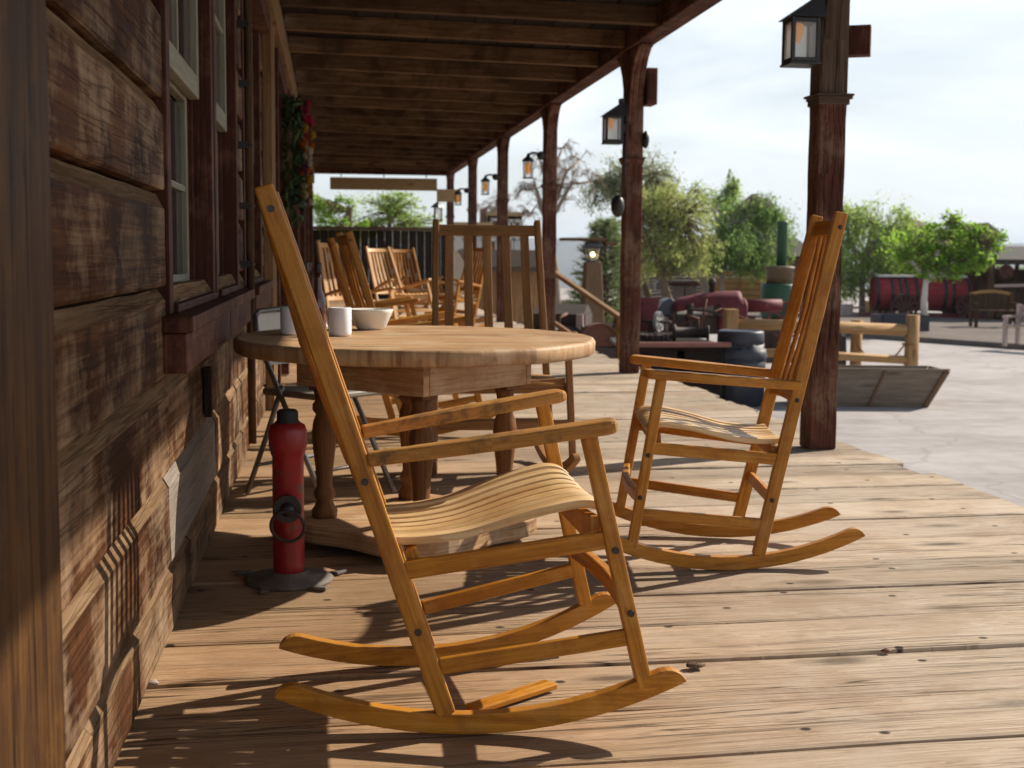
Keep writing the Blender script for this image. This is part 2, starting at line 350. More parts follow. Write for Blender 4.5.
def glass(name, tint=(.02, .022, .022), rough=.06):
    t = NT(name); p = t.n('ShaderNodeBsdfPrincipled', {'Base Color': (*tint, 1), 'Roughness': rough, 'Specular IOR Level': .7}); return t.fin(p.outputs[0])
M['pane'] = glass('dark_window_glass', (.035, .033, .035), .08)
M['bottle'] = glass('brown_bottle_glass', (.075, .014, .006), .06)
def clear(name, frost=0.0, tint=(.9, .9, .88)):
    t = NT(name); tr = t.n('ShaderNodeBsdfTransparent', {'Color': (*tint, 1)}); gl = t.n('ShaderNodeBsdfGlossy', {'Roughness': .08, 'Color': (.8, .8, .8, 1)})
    a = t.n('ShaderNodeMixShader', {0: .06, 1: tr.outputs[0], 2: gl.outputs[0]})
    if frost:
        tl = t.n('ShaderNodeBsdfTranslucent', {'Color': (.88, .88, .86, 1)}); df = t.n('ShaderNodeBsdfDiffuse', {'Color': (.85, .85, .83, 1)})
        b = t.n('ShaderNodeMixShader', {0: .35, 1: tl.outputs[0], 2: df.outputs[0]})
        a = t.n('ShaderNodeMixShader', {0: frost, 1: a.outputs[0], 2: b.outputs[0]})
    return t.fin(a.outputs[0])
def amberm():
    t = NT('amber_bulb'); p = t.n('ShaderNodeBsdfPrincipled', {'Base Color': (.85, .30, .03, 1), 'Roughness': .3, 'Emission Color': (1.0, .40, .04, 1), 'Emission Strength': .22}); return t.fin(p.outputs[0])
M['clear'] = clear('lantern_glass', .10); M['frost'] = clear('frosted_lantern_glass', .42); M['halffrost'] = clear('dusty_lantern_glass', .14)
def emit(name, c, s):
    t = NT(name); e = t.n('ShaderNodeEmission', {'Color': (*c, 1), 'Strength': s}); return t.fin(e.outputs[0])
M['amber'] = amberm(); M['warmbulb'] = emit('lit_bulb', (1.0, .72, .35), 6.0)
M['leaf_yel'] = leaf('olive_yellow_leaves', (0.177, 0.218, 0.065), (0.325, 0.378, 0.112), (0.484, 0.519, 0.195), .62)
M['leaf_mid'] = leaf('green_leaves', (0.076, 0.144, 0.033), (0.151, 0.257, 0.064), (0.257, 0.378, 0.113), .62)
M['leaf_bright'] = leaf('bright_spring_leaves', (0.115, 0.230, 0.023), (0.243, 0.422, 0.045), (0.384, 0.576, 0.090), .62)
M['leaf_pine'] = leaf('pine_needles', (.10, .17, .075), (.23, .31, .13), (.42, .45, .22), .62)
M['leaf_willow'] = leaf('pale_willow_leaves', (0.182, 0.287, 0.068), (0.317, 0.453, 0.106), (0.498, 0.620, 0.196), .62)
M['twig'] = paint('tan_twigs', (.28, .20, .15), .9, .3)
M['leaf_sage'] = leaf('sage_sparse_leaves', (0.182, 0.219, 0.113), (0.302, 0.340, 0.182), (0.438, 0.468, 0.271), .62)
M['wreathleaf'] = leaf('wreath_leaves', (.012, .03, .010), (.03, .06, .018), (.06, .09, .03), .2)
for nm, c in {'pinkf': (.45, .03, .09), 'orangef': (.52, .16, .02), 'yellowf': (.52, .34, .05), 'creamf': (.55, .50, .41), 'violetf': (.14, .05, .16)}.items(): M[nm] = paint(nm.replace('f', '_petals'), c, .7, .35, scale=30)

def ground_mat(name, c1, c2, c3, scale=.35, crack=True, bump=.3):
    t = NT(name); ob = t.n('ShaderNodeTexCoord').outputs['Object']
    a = t.noise(ob, scale, 6, .6); b = t.noise(ob, scale * 9, 5, .65); g = t.noise(ob, 55, 3, .6)
    col = t.ramp(t.math('ADD', t.math('MULTIPLY', a, .6), t.math('MULTIPLY', b, .4)), [(.36, c1), (.5, c2), (.64, c3)])
    gk = t.math('ADD', .86, t.math('MULTIPLY', g, .28)); col = t.mix(1.0, col, t.n('ShaderNodeCombineColor', {0: gk, 1: gk, 2: gk}).outputs[0], 'MULTIPLY')
    if crack:
        dv = t.n('ShaderNodeVectorMath', {0: ob, 1: t.n('ShaderNodeVectorMath', {0: t.n('ShaderNodeTexNoise', {'Vector': ob, 'Scale': 1.2}).outputs['Color'], 'Scale': .9}, operation='SCALE').outputs[0]}, operation='ADD').outputs[0]
        vo = t.n('ShaderNodeTexVoronoi', {'Vector': dv, 'Scale': .28}, feature='DISTANCE_TO_EDGE')
        cf = t.ramp(vo.outputs[0], [(.0, 1.0), (.012, 0.0)]); col = t.mix(t.math('MULTIPLY', cf, .30), col, [x * .5 for x in c1])
        st = t.n('ShaderNodeMapping', {'Vector': ob, 'Scale': (.25, 1.6, 1), 'Rotation': (0, 0, .12)}).outputs[0]
        col = t.mix(t.math('MULTIPLY', t.ramp(t.noise(st, .8, 5, .7), [(.52, 0.0), (.66, 1.0)]), .35), col, [x * .7 for x in c1])
    bp = t.n('ShaderNodeBump', {'Strength': bump, 'Distance': .01, 'Height': t.math('ADD', g, b)}).outputs[0]
    return t.fin(t.n('ShaderNodeBsdfPrincipled', {'Base Color': col, 'Roughness': .9, 'Normal': bp, 'Specular IOR Level': .2}).outputs[0])
M['street'] = ground_mat('street_paving', (.27, .245, .238), (.365, .338, .328), (.43, .405, .395))
M['walk'] = ground_mat('sidewalk_concrete', (.10, .082, .072), (.145, .12, .105), (.20, .17, .15), crack=False)  # concrete darkened: tree shade over the pavement put into the colour
M['dirt'] = ground_mat('desert_dirt', (.20, .14, .09), (.29, .21, .145), (.36, .28, .20), scale=.05, crack=False)
M['hill'] = ground_mat('rocky_hills', (.10, .085, .075), (.16, .135, .115), (.22, .19, .165), scale=.01, crack=False)

# ------------------------------------------------------------------ world, sun, camera
SUN_EL, SUN_DIR = R_(33.5), V((.914, .405, 0)).normalized()
w = bpy.data.worlds.new('World'); SC.world = w; w.use_nodes = True
nt = w.node_tree; nt.nodes.clear()
wo = nt.nodes.new('ShaderNodeOutputWorld'); bg = nt.nodes.new('ShaderNodeBackground'); sky = nt.nodes.new('ShaderNodeTexSky')
sky.sky_type = 'NISHITA'; sky.sun_disc = False; sky.sun_elevation = SUN_EL
sky.sun_rotation = math.atan2(SUN_DIR.x, SUN_DIR.y); sky.air_density = 1.0; sky.dust_density = 1.2; sky.ozone_density = 1.0
tc = nt.nodes.new('ShaderNodeTexCoord'); mp = nt.nodes.new('ShaderNodeMapping'); mp.inputs['Scale'].default_value = (1.6, 1.6, 7.0)
cn = nt.nodes.new('ShaderNodeTexNoise'); cn.inputs['Scale'].default_value = 1.7; cn.inputs['Detail'].default_value = 7; cn.inputs['Roughness'].default_value = .55; cn.inputs['Distortion'].default_value = .7
cr = nt.nodes.new('ShaderNodeValToRGB'); cr.color_ramp.elements[0].position = .30; cr.color_ramp.elements[0].color = (.46, .46, .46, 1); cr.color_ramp.elements[1].position = .60; cr.color_ramp.elements[1].color = (.95, .95, .95, 1)
mx = nt.nodes.new('ShaderNodeMix'); mx.data_type = 'RGBA'; mx.inputs[7].default_value = (12.7, 13.5, 14.3, 1)
nt.links.new(tc.outputs['Generated'], mp.inputs[0]); nt.links.new(mp.outputs[0], cn.inputs[0]); nt.links.new(cn.outputs[0], cr.inputs[0])
sx = nt.nodes.new('ShaderNodeSeparateXYZ'); nt.links.new(tc.outputs['Generated'], sx.inputs[0])
mr = nt.nodes.new('ShaderNodeMapRange'); mr.interpolation_type = 'SMOOTHSTEP'; mr.inputs[1].default_value = .20; mr.inputs[2].default_value = .62; mr.inputs[3].default_value = 1.0; mr.inputs[4].default_value = .12
nt.links.new(sx.outputs[2], mr.inputs[0]); ml = nt.nodes.new('ShaderNodeMath'); ml.operation = 'MULTIPLY'; nt.links.new(cr.outputs[0], ml.inputs[0]); nt.links.new(mr.outputs[0], ml.inputs[1]); nt.links.new(ml.outputs[0], mx.inputs[0]); nt.links.new(sky.outputs[0], mx.inputs[6]); nt.links.new(mx.outputs[2], bg.inputs[0])
bg.inputs[1].default_value = .056; nt.links.new(bg.outputs[0], wo.inputs[0])
sl = bpy.data.lights.new('sun', 'SUN'); sl.energy = 5.0; sl.angle = R_(.53); sl.color = (1.0, .905, .775)
so = bpy.data.objects.new('sun', sl); COL.objects.link(so)
sd = SUN_DIR * math.cos(SUN_EL) + V((0, 0, math.sin(SUN_EL)))
so.rotation_euler = sd.to_track_quat('Z', 'Y').to_euler(); so.location = (20, 10, 20)
cd = bpy.data.cameras.new('camera'); co = bpy.data.objects.new('camera', cd); COL.objects.link(co); SC.camera = co
cd.sensor_fit = 'HORIZONTAL'; cd.sensor_width = 36; cd.lens = FPX / 1024 * 36; cd.clip_start = .05; cd.clip_end = 20000
co.matrix_world = Matrix.Translation(CPOS) @ CM.to_4x4()
cd.dof.use_dof = True; cd.dof.focus_distance = 3.1; cd.dof.aperture_fstop = 7.0
SC.view_settings.view_transform = 'Standard'; SC.view_settings.look = 'None'; SC.view_settings.exposure = 0.64; SC.view_settings.gamma = 1.0
SC.cycles.max_bounces = 7; SC.cycles.diffuse_bounces = 4; SC.cycles.transparent_max_bounces = 12; SC.cycles.use_denoising = True
SC.cycles.sample_clamp_indirect = 6.0

STZ = -0.9
# ------------------------------------------------------------------ setting: ground, street, deck
g = MB(); XS = [-5200, -1500, -500, -120, -40, 3, 70, 140, 400, 1200, 3000, 6500]; YS_ = [-400, -40, 0, 40, 78, 110, 180, 350, 700, 1300, 2200, 4200]
def terr(x, y):
    dd = max(0.0, y - 78, (x - 75), (-45 - x) * .6); f = min(1.0, dd / 1300); return STZ - .03 - 125 * f * f * (3 - 2 * f) - min(dd, 40) * .10
b0 = 0
for yy in YS_:
    for xx in XS: g.v.append((xx, yy, terr(xx, yy)))
for j in range(len(YS_) - 1):
    for i in range(len(XS) - 1): n_ = len(XS); g.face((j * n_ + i, j * n_ + i + 1, (j + 1) * n_ + i + 1, (j + 1) * n_ + i), ((0, 0), (1, 0), (1, 1), (0, 1)), 0, True)
tag(g.build('ground', M['dirt']), kind='structure')
s = MB(); s.quad([(2.2, -8, STZ), (60, -8, STZ), (60, 75, STZ), (2.2, 75, STZ)]); tag(s.build('street', M['street']), kind='structure')
k0, k1 = gr(1024, 350, STZ), gr(860, 338, STZ); kd = (k0 - k1).normalized(); kn = V((-kd.y, kd.x, 0)); kn = kn if kn.x > 0 else -kn
sw = MB(); A, B = k1 - kd * 22, k0 + kd * 25
for p0, p1, z0, z1, mi in ((0, .16, 0, .12, 0),):
    sw.hexa([A, A + kn * 9, A + kn * 9 + V((0, 0, .12)), A + V((0, 0, .12)), B, B + kn * 9, B + kn * 9 + V((0, 0, .12)), B + V((0, 0, .12))])
tag(sw.build('pavement', M['walk'], bevel=.02), kind='structure')

DECK_END = 29.2; WX = -.42
d = MB(); y = .6; sk = math.tan(R_(2.2))
random.seed(11)
while y < DECK_END:
    wd = random.uniform(.285, .335) if y < 12 else .30
    g0 = random.uniform(.006, .014); x0 = -.46; x1 = 2.755 + random.uniform(-.035, .035)
    z0 = random.uniform(-.004, 0.002); tl = random.uniform(-.004, .004); n = 6
    # each board: cupped, slightly wavy, several spans along its length
    cuts = [x0 + (x1 - x0) * i / n for i in range(n + 1)]
    b0 = len(d.v); k = d.pid() * 10.; u0 = random.uniform(0, 30)
    prof = ((g0, -.045), (g0, -.004), (g0 + .008, 0), (wd * .5, -.0015), (wd - .008, 0), (wd, -.006), (wd, -.045)); m = len(prof)
    for c in cuts:
        wob = random.uniform(-.0025, .0025); wy = random.uniform(-.002, .002)
        for (a, b) in prof: d.v.append((c, y + a + wy + c * sk, b + z0 + wob + tl * (a / wd - .5)))
    for i in range(n):
        for j in range(m - 1):
            d.face((b0 + i * m + j, b0 + (i + 1) * m + j, b0 + (i + 1) * m + j + 1, b0 + i * m + j + 1),
                   ((u0 + cuts[i], k + prof[j][0]), (u0 + cuts[i + 1], k + prof[j][0]), (u0 + cuts[i + 1], k + prof[j + 1][0]), (u0 + cuts[i], k + prof[j + 1][0])), 0, False)
    d.face(tuple(b0 + n * m + j for j in range(m)), [(u0 + p[1], k + p[0]) for p in prof])
    y += wd
d.box((1.14, 14.6, -.30), (3.1, 29.0, .42), 1, ax=1)
tag(d.build('porch_deck', [M['deck'], M['darkwall']]), kind='structure')

# ------------------------------------------------------------------ the timber building on the left
bld = empty('timber_building', (WX, 1.4, 0), 0, 'long old timber building with hewn board wall and dark red window trim along the porch', 'building')
def wl(x, y, z): return (x, y - 1.4, z)          # building-local
random.seed(5)
wm = MB(); z = 0.0
courses = [.18, .25, .25, .23, .245, .232, .243, .24, .25, .24, .25, .24]
openings = [(3.45, 6.02, .83, 2.32), (6.45, 8.05, .83, 2.32), (9.0, 10.9, .0, 2.25), (11.6, 14.2, .83, 2.32), (15.4, 18.0, .83, 2.32), (19.4, 21.0, .0, 2.25), (22.2, 24.8, .83, 2.32)]
def board(y0, y1, z0, h, mi):
    n = max(2, int((y1 - y0) / .22)) if y0 < 8 else 2
    prof = [(-.06, 0), (-.004, .004), (.001, .012), (.0, h * .5), (-.001, h * .83), (-.003, h * .845), (-.022, h - .004), (-.06, h - .002)]
    b0 = len(wm.v); k = wm.pid() * 10.; u0 = random.uniform(0, 30); m = len(prof); L = [0]
    for j in range(1, m): L.append(L[-1] + math.dist(prof[j], prof[j - 1]))
    off = random.uniform(-.0025, .0025)
    for i in range(n + 1):
        yy = y0 + (y1 - y0) * i / n; wz = random.uniform(-.0025, .0025)
        for j, (a, b) in enumerate(prof):
            jx = random.uniform(-.0018, .0018) if 0 < j < m - 1 else 0
            wm.v.append(wl(off + a + jx, yy, z0 + b + (wz if j > 3 else 0)))
    for i in range(n):
        for j in range(m - 1):
            ya, yb = u0 + (y1 - y0) * i / n, u0 + (y1 - y0) * (i + 1) / n
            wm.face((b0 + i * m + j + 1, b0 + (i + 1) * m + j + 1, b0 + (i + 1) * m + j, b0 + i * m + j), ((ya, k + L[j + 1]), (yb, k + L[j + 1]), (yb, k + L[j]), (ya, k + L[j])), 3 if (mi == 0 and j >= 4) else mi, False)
    wm.face(tuple(b0 + j for j in range(m)), [(u0 + p[0], k + p[1]) for p in prof], mi)
    wm.face(tuple(b0 + n * m + j for j in reversed(range(m))), [(u0 + p[0], k + p[1]) for p in reversed(prof)], mi)
for ci, h in enumerate(courses):
    joints = [1.42]; 
    yj = {0: 2.75, 1: 3.44, 2: 3.44, 3: 3.46}.get(ci, 3.46) if ci else 2.3
    while yj < 27.8:
        joints.append(yj)
        yj += {(1, 1): 1.36}.get((ci, len(joints) - 1), random.choice((.95, 1.25, 1.6, 1.1)) if yj < 12 else 2.4)
    joints.append(28.0)
    for a, b in zip(joints, joints[1:]):
        if b - a < .05: continue
        segs = [(a + .004, b - .004)]
        for (o0, o1, oz0, oz1) in openings:
            if z + h * .5 > oz0 and z + h * .5 < oz1:
                ns = []
                for (p, q) in segs:
                    if q <= o0 or p >= o1: ns.append((p, q)); continue
                    if p < o0: ns.append((p, o0))
                    if q > o1: ns.append((o1, q))
                segs = ns
        for (p, q) in segs:
            if q - p > .06: board(p, q, z, h, 1 if (ci == 1 and abs(a - 3.44) < .1) else 0)
    z += h
WTOP = z
# dark backing inside the wall and the interior behind the windows
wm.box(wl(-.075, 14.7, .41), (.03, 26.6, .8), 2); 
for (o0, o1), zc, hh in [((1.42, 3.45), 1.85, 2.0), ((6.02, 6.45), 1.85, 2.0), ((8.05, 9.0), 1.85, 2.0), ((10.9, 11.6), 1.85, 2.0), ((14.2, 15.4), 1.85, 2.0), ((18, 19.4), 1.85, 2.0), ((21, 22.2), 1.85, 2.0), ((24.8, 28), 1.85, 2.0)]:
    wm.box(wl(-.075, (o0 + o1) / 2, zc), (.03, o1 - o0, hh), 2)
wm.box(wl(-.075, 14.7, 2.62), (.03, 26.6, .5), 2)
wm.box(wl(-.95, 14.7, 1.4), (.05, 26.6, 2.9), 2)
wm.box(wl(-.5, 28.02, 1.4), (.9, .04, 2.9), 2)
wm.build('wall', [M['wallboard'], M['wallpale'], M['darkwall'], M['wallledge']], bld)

def frame_bars(mb, y0, y1, z0, z1, x, t, dpt, mun=(), tr=(), mi=0):
    """sash: stiles and rails in plane x"""
    mb.box(wl(x, y0 + t / 2, (z0 + z1) / 2), (dpt, t, z1 - z0), mi); mb.box(wl(x, y1 - t / 2, (z0 + z1) / 2), (dpt, t, z1 - z0), mi)
    mb.box(wl(x, (y0 + y1) / 2, z0 + t * .6), (dpt, y1 - y0 - 2 * t - .002, t * 1.2), mi); mb.box(wl(x, (y0 + y1) / 2, z1 - t / 2), (dpt, y1 - y0 - 2 * t - .002, t), mi)
    for f in mun: mb.box(wl(x, y0 + (y1 - y0) * f, (z0 + z1) / 2), (dpt * .7, .022, z1 - z0 - 2.3 * t), mi)
    for f in tr: mb.box(wl(x, (y0 + y1) / 2, z0 + (z1 - z0) * f), (dpt * .69, y1 - y0 - 2.02 * t, .022), mi)
def window(y0, y1, z0=.84, z1=2.30, sill=True, lower_open=True):
    fr = MB()
    t = .075
    for yy in (y0 + t / 2, y1 - t / 2): fr.box(wl(-.045, yy, (z0 + z1) / 2), (.105, t, z1 - z0))
    fr.box(wl(.008, (y0 + y1) / 2, z1 + .06), (.12, y1 - y0 + .04, .12)); fr.box(wl(-.04, (y0 + y1) / 2, z0 + .012), (.12, y1 - y0 - 2 * t - .004, .024))
    for yy in (y0 + t + .012, y1 - t - .012): fr.box(wl(-.115, yy, (z0 + z1) / 2 - .01), (.12, .022, z1 - z0 - .03))
    f = fr.build('window', M['trimred'], bld, bevel=.004)
    a, b = y0 + t + .03, y1 - t - .03; zm = z0 + .52 * (z1 - z0) - .07
    u = MB(); frame_bars(u, a, b, zm, z1 - .01, -.048, .06, .036, (.5,), (.55,)); u.build('upper_sash', M['sashw'], f, bevel=.003)
    p = MB(); p.box(wl(-.054, (a + b) / 2, (zm + z1) / 2), (.006, b - a - .1, z1 - zm - .1)); p.build('pane', M['pane'], f)
    u = MB(); frame_bars(u, a, b, z0 + .03, zm + .04, -.088, .05, .032, (), (.5,)); u.build('lower_sash', M['sashw'], f, bevel=.003)
    p = MB(); p.box(wl(-.093, (a + b) / 2, (z0 + zm) / 2), (.006, b - a - .1, zm - z0 - .06)); p.build('pane', M['pane'], f)
    c = MB(); n = 40; c0 = len(c.v)
    for i in range(n + 1):
        yy = a + (b - a) * i / n; xx = -.20 + .02 * math.sin(i * 1.7) + .008 * math.sin(i * 4.1)
        c.v += [wl(xx, yy, z0), wl(xx, yy, z1)]
    for i in range(n): c.face((2 * i, 2 * i + 2, 2 * i + 3, 2 * i + 1), ((0, 0), (1, 0), (1, 1), (0, 1)), 0, True)
    c.build('curtain', M['curtain'], f)
    if sill:
        s_ = MB(); e_ = .10 if y0 < 4 else .03; s_.box(wl(.0, (y0 - e_ + y1 + .03) / 2, z0 - .021), (.15, y1 - y0 + .03 + e_, .042)); s_.box(wl(-.003, (y0 - e_ + y1 + .03) / 2, z0 - .095), (.12, y1 - y0 + e_, .102))
        s_.build('sill', M['trimred'], f, bevel=.005)
for a, b in ((3.46, 4.80), (4.86, 6.02), (6.47, 8.03), (11.62, 12.9), (12.94, 14.18), (15.42, 16.7), (16.74, 17.98), (22.22, 23.5), (23.54, 24.78)): window(a, b)
for (a, b) in ((9.02, 10.88), (19.42, 20.98)):
    fr = MB()
    for yy in (a + .05, b - .05): fr.box(wl(.008, yy, 1.13), (.13, .10, 2.24))
    fr.box(wl(.01, (a + b) / 2, 2.31), (.135, b - a + .06, .12)); f = fr.build('door_frame', M['trimred'], bld, bevel=.004)
    dd = MB(); dd.box(wl(-.06, (a + b) / 2, 1.12), (.045, b - a - .21, 2.2)); 
    for zz in (.35, 1.1, 1.85): dd.box(wl(-.03, (a + b) / 2, zz), (.02, b - a - .3, .12))
    dr = dd.build('door', M['trimred'], f, bevel=.004)
for yy in (8.45, 8.75, 11.2, 14.6, 15.1, 18.4, 19.0, 21.5, 22.0, 25.3, 26.2, 27.3):
    q = MB(); q.box(wl(.03, yy, 1.3), (.06, .13, 2.6)); q.build('wall_batten', M['trimred' if yy > 12 else 'ledger'], bld, bevel=.004)
# near corner: door post with groove
q = MB(); q.box(wl(.012, 1.645, 1.4), (.075, .376, 2.9)); q.box(wl(.02, 1.40, 1.4), (.10, .094, 2.9))
for i in range(2): pass
q.build('corner_post', M['doorpost'], bld, bevel=.012)
q = MB(); q.box(wl(.045, 14.6, 2.56), (.09, 26.2, .20)); q.box(wl(.030, 14.6, 2.76), (.055, 26.2, .16)); q.build('ledger_beam', M['ledger'], bld, bevel=.006)
q = MB(); q.tube([wl(.045, 6.24, .1), wl(.045, 6.24, 2.42)], .020, 10); cdt = q.build('conduit_pole', M['joist'], bld)
for zz in (.95, 1.22, 1.5, 1.78, 2.05): q = MB(); q.torus(wl(.045, 6.24, zz), .0205, .004, (0, 0, 1), 12, 5); q.box(wl(.02, 6.235, zz), (.04, .06, .03)); q.build('clamp', M['black'], cdt)
q = MB(); q.box(wl(.012, 4.42, .545), (.012, .075, .15)); q.build('wall_plate', M['yellowplate'], bld, bevel=.002)
q = MB(); q.box(wl(.016, 4.36, .545), (.022, .05, .165)); q.build('plate_trim', M['darkwall'], bld, bevel=.002)

# ------------------------------------------------------------------ porch roof
roof = empty('porch_roof', (1.0, 1.0, 2.72), 0, 'low dark plank porch roof on closely spaced joists with a red brown edge beam', 'porch roof')
def rl(x, y, z): return (x - 1.0, y - 1.0, z - 2.72)
SL = .020
bm = MB(); bm.box(rl(2.54, 14.6, 2.82), (.17, 27.4, .20)); bm.build('edge_beam', M['postwood'], roof, bevel=.008)
bm = MB(); bm.box(rl(2.72, 14.6, 2.935), (.20, 27.5, .03)); bm.box(rl(2.81, 14.6, 2.86), (.03, 27.5, .17)); 
bm = MB(); 
for i in range(9):
    x0, x1 = -.42 + i * .32, -.42 + (i + 1) * .32 - .006
    zz = 2.894 + SL * (2.45 - (x0 + x1) / 2); bm.box(rl((x0 + x1) / 2, 14.6, zz), (x1 - x0, 27.4, .025))
bm.box(rl(2.60, 14.6, 2.968), (.46, 27.4, .03))
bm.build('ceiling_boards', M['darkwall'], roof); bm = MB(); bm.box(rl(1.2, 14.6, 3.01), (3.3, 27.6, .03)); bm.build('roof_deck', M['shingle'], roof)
yy = 9.86 - 1.075 * 8
while yy < 28.2:
    j = MB(); xa, xb = -.36, 2.452; zb = 2.745 + random.uniform(-.008, .008); h = .135
    j.bar(rl(xa, yy, zb + h / 2 + SL * (xb - xa)), rl(xb, yy + random.uniform(-.02, .02), zb + h / 2), .085, h)
    j.build('joist', M['joist'], roof, bevel=.004); yy += 1.075
j = MB(); j.box(rl(1.0, 28.25, 2.80), (2.95, .12, .20)); j.build('end_beam', M['postwood'], roof, bevel=.006)

# ------------------------------------------------------------------ porch posts, each with brace, collar
PX = 2.545
posts = [(6.53, 'thick red brown post behind the right rocking chair, grey above its collar'),
         (10.95, 'second porch post, with a box lantern and a black oval hanging on a cord'),
         (15.2, 'third porch post from the camera, slender with a small clear lantern on its side'),
         (19.45, 'fourth porch post from the camera, seen just left of the third post'),
         (23.65, 'fifth porch post from the camera, thin and dark against the sky'),
         (28.1, 'farthest porch post at the end of the roof, beside the short tan board')]
def make_post(y, label, first):
    r = empty('porch_post', (PX, y, 0), 0, label, 'post', 'wooden posts holding up the porch roof')
    q = MB(); b0 = len(q.v); n = 14
    q.sweep([(0, 0, i * 1.82 / n) for i in range(n + 1)], [.150 + random.uniform(-.004, .004) for i in range(n + 1)], [.148 + random.uniform(-.004, .004) for i in range(n + 1)], (1, 0, 0))
    q.build('shaft', M['postwood'], r, bevel=.010)
    q = MB(); q.sweep([(0, 0, 1.82), (0, 0, 2.2), (0, 0, 2.72)], [.152, .15, .15], [.15, .148, .15], (1, 0, 0)); q.build('upper_shaft', M['postgrey' if first else 'postwood'], r, bevel=.010)
    q = MB()
    for (zz, w_, h_) in ((1.795, .166, .03), (1.815, .185, .014), (1.829, .20, .012)): q.box((random.uniform(-.006, .006), 0, zz), (w_, w_, h_))
    q.build('collar', M['postgrey' if first else 'postwood'], r, bevel=.004)
    for sg in (-1, 1):
        q = MB(); P = [(sg * .076, 2.12)]
        P = [(.0765, 2.10)] + [(.0765 + .40 * (1 - math.cos(a)) , 2.10 + .612 * math.sin(a)) for a in [R_(x) for x in (15, 30, 45, 60, 75, 88)]] + [(.0765, 2.717)]
        q.prism([(sg * a, b) for a, b in (P if sg > 0 else reversed(P))], -.06, .06, lambda a, y_, b: (y_, a, b)); q.build('brace', M['postgrey' if first else 'postwood'], r, bevel=.006)
    return r
for i, (y, lb) in enumerate(posts): make_post(y, lb, i == 0)

def box_lantern(c, label):
    r = empty('box_lantern', c, 0, label, 'lantern', 'square box lanterns on the porch posts')
    W, H = .150, .220; q = MB(); t = .020
    for sx in (-1, 1):
        for sy in (-1, 1): q.box((sx * (W - t) / 2, sy * (W - t) / 2, H / 2), (t, t, H))
    for zz in (t / 2 + .002, H - t / 2 - .002):
        for sx in (-1, 1): q.box((sx * (W - t) / 2, 0, zz), (t * .98, W - 2 * t - .002, t)); q.box((0, sx * (W - t) / 2, zz), (W - 2 * t - .002, t * .98, t))
    q.box((0, 0, -.006), (W + .012, W + .012, .012)); q.build('lantern_frame', M['black'], r, bevel=.002)
    q = MB(); q.hexa([(-W / 2 - .02, -W / 2 - .02, H), (W / 2 + .02, -W / 2 - .02, H), (W / 2 + .02, W / 2 + .02, H), (-W / 2 - .02, W / 2 + .02, H),
                      (W / 2 - .015, -W / 2 + .01, H + .105), (W / 2 + .02, -W / 2 + .01, H + .105), (W / 2 + .02, W / 2 - .01, H + .105), (W / 2 - .015, W / 2 - .01, H + .105)])
    q.box((W / 2 - .002, 0, H + .125), (.04, .07, .04)); q.build('hood', M['black'], r, bevel=.002)
    q = MB(); a = W - 2 * t
    q.box((0, -W / 2 + t / 2, H / 2), (a, .004, H - 2 * t)); q.build('front_pane', M['halffrost'], r)
    q = MB(); q.box((0, W / 2 - t / 2, H / 2), (a, .004, H - 2 * t)); q.box((-W / 2 + t / 2, 0, H / 2), (.004, a, H - 2 * t)); q.box((W / 2 - t / 2, 0, H / 2), (.004, a, H - 2 * t)); q.build('frosted_pane', M['frost'], r)
    q = MB(); q.lathe([(.002, -.085), (.010, -.07), (.026, -.03), (.030, 0), (.026, .012), (.014, .02)], (-.015, 0, H - t - .02), 14); q.build('bulb', M['amber'], r)
    q = MB(); q.box((W / 2 + .018, 0, H * .55), (.036, .05, .06)); q.build('wall_bracket', M['black'], r)
    return r
box_lantern((PX - .075 - .020 - .075, 6.49, 1.985), 'box lantern with amber bulb on the post behind the right rocking chair')
box_lantern((PX - .075 - .036 - .075, 10.9, 1.955), 'box lantern with white panes on the second porch post')
def small_lantern(c, label):
    r = empty('carriage_lantern', c, 0, label, 'lantern', 'small clear lanterns on arms along the far posts')
    q = MB(); q.ball((.15, 0, .17), .05, 12, 8); q.tube([(.15, 0, .17), (.10, 0, .20), (.04, 0, .20), (0, 0, .17)], .014, 8); q.build('arm', M['black'], r)
    q = MB(); q.lathe([(.075, .10), (.06, .13), (.025, .155), (.012, .19), (0.002, .20)], (0, 0, 0), 12); q.torus((0, 0, -.09), .062, .007)
    for i in range(4):
        a = i * math.pi / 2 + .4; q.tube([(.064 * math.cos(a), .064 * math.sin(a), .11), (.060 * math.cos(a), .060 * math.sin(a), -.09)], .006, 5)
    q.build('cap', M['black'], r)
    q = MB(); q.lathe([(.061, .105), (.058, -.088)], (0, 0, 0), 16, cap=False); q.build('glass', M['clear'], r)
    q = MB(); q.lathe([(.004, -.055), (.02, -.035), (.036, .01), (.036, .06), (.014, .095)], (0, 0, 0), 12); q.build('bulb', M['amber'], r)
for y, lb in ((15.15, 'small clear lantern with amber bulb on the third porch post'), (19.4, 'small clear lantern on the fourth porch post'), (23.6, 'tiny clear lantern on the fifth porch post')):
    small_lantern((PX - .075 - .19, y, 1.99), lb)
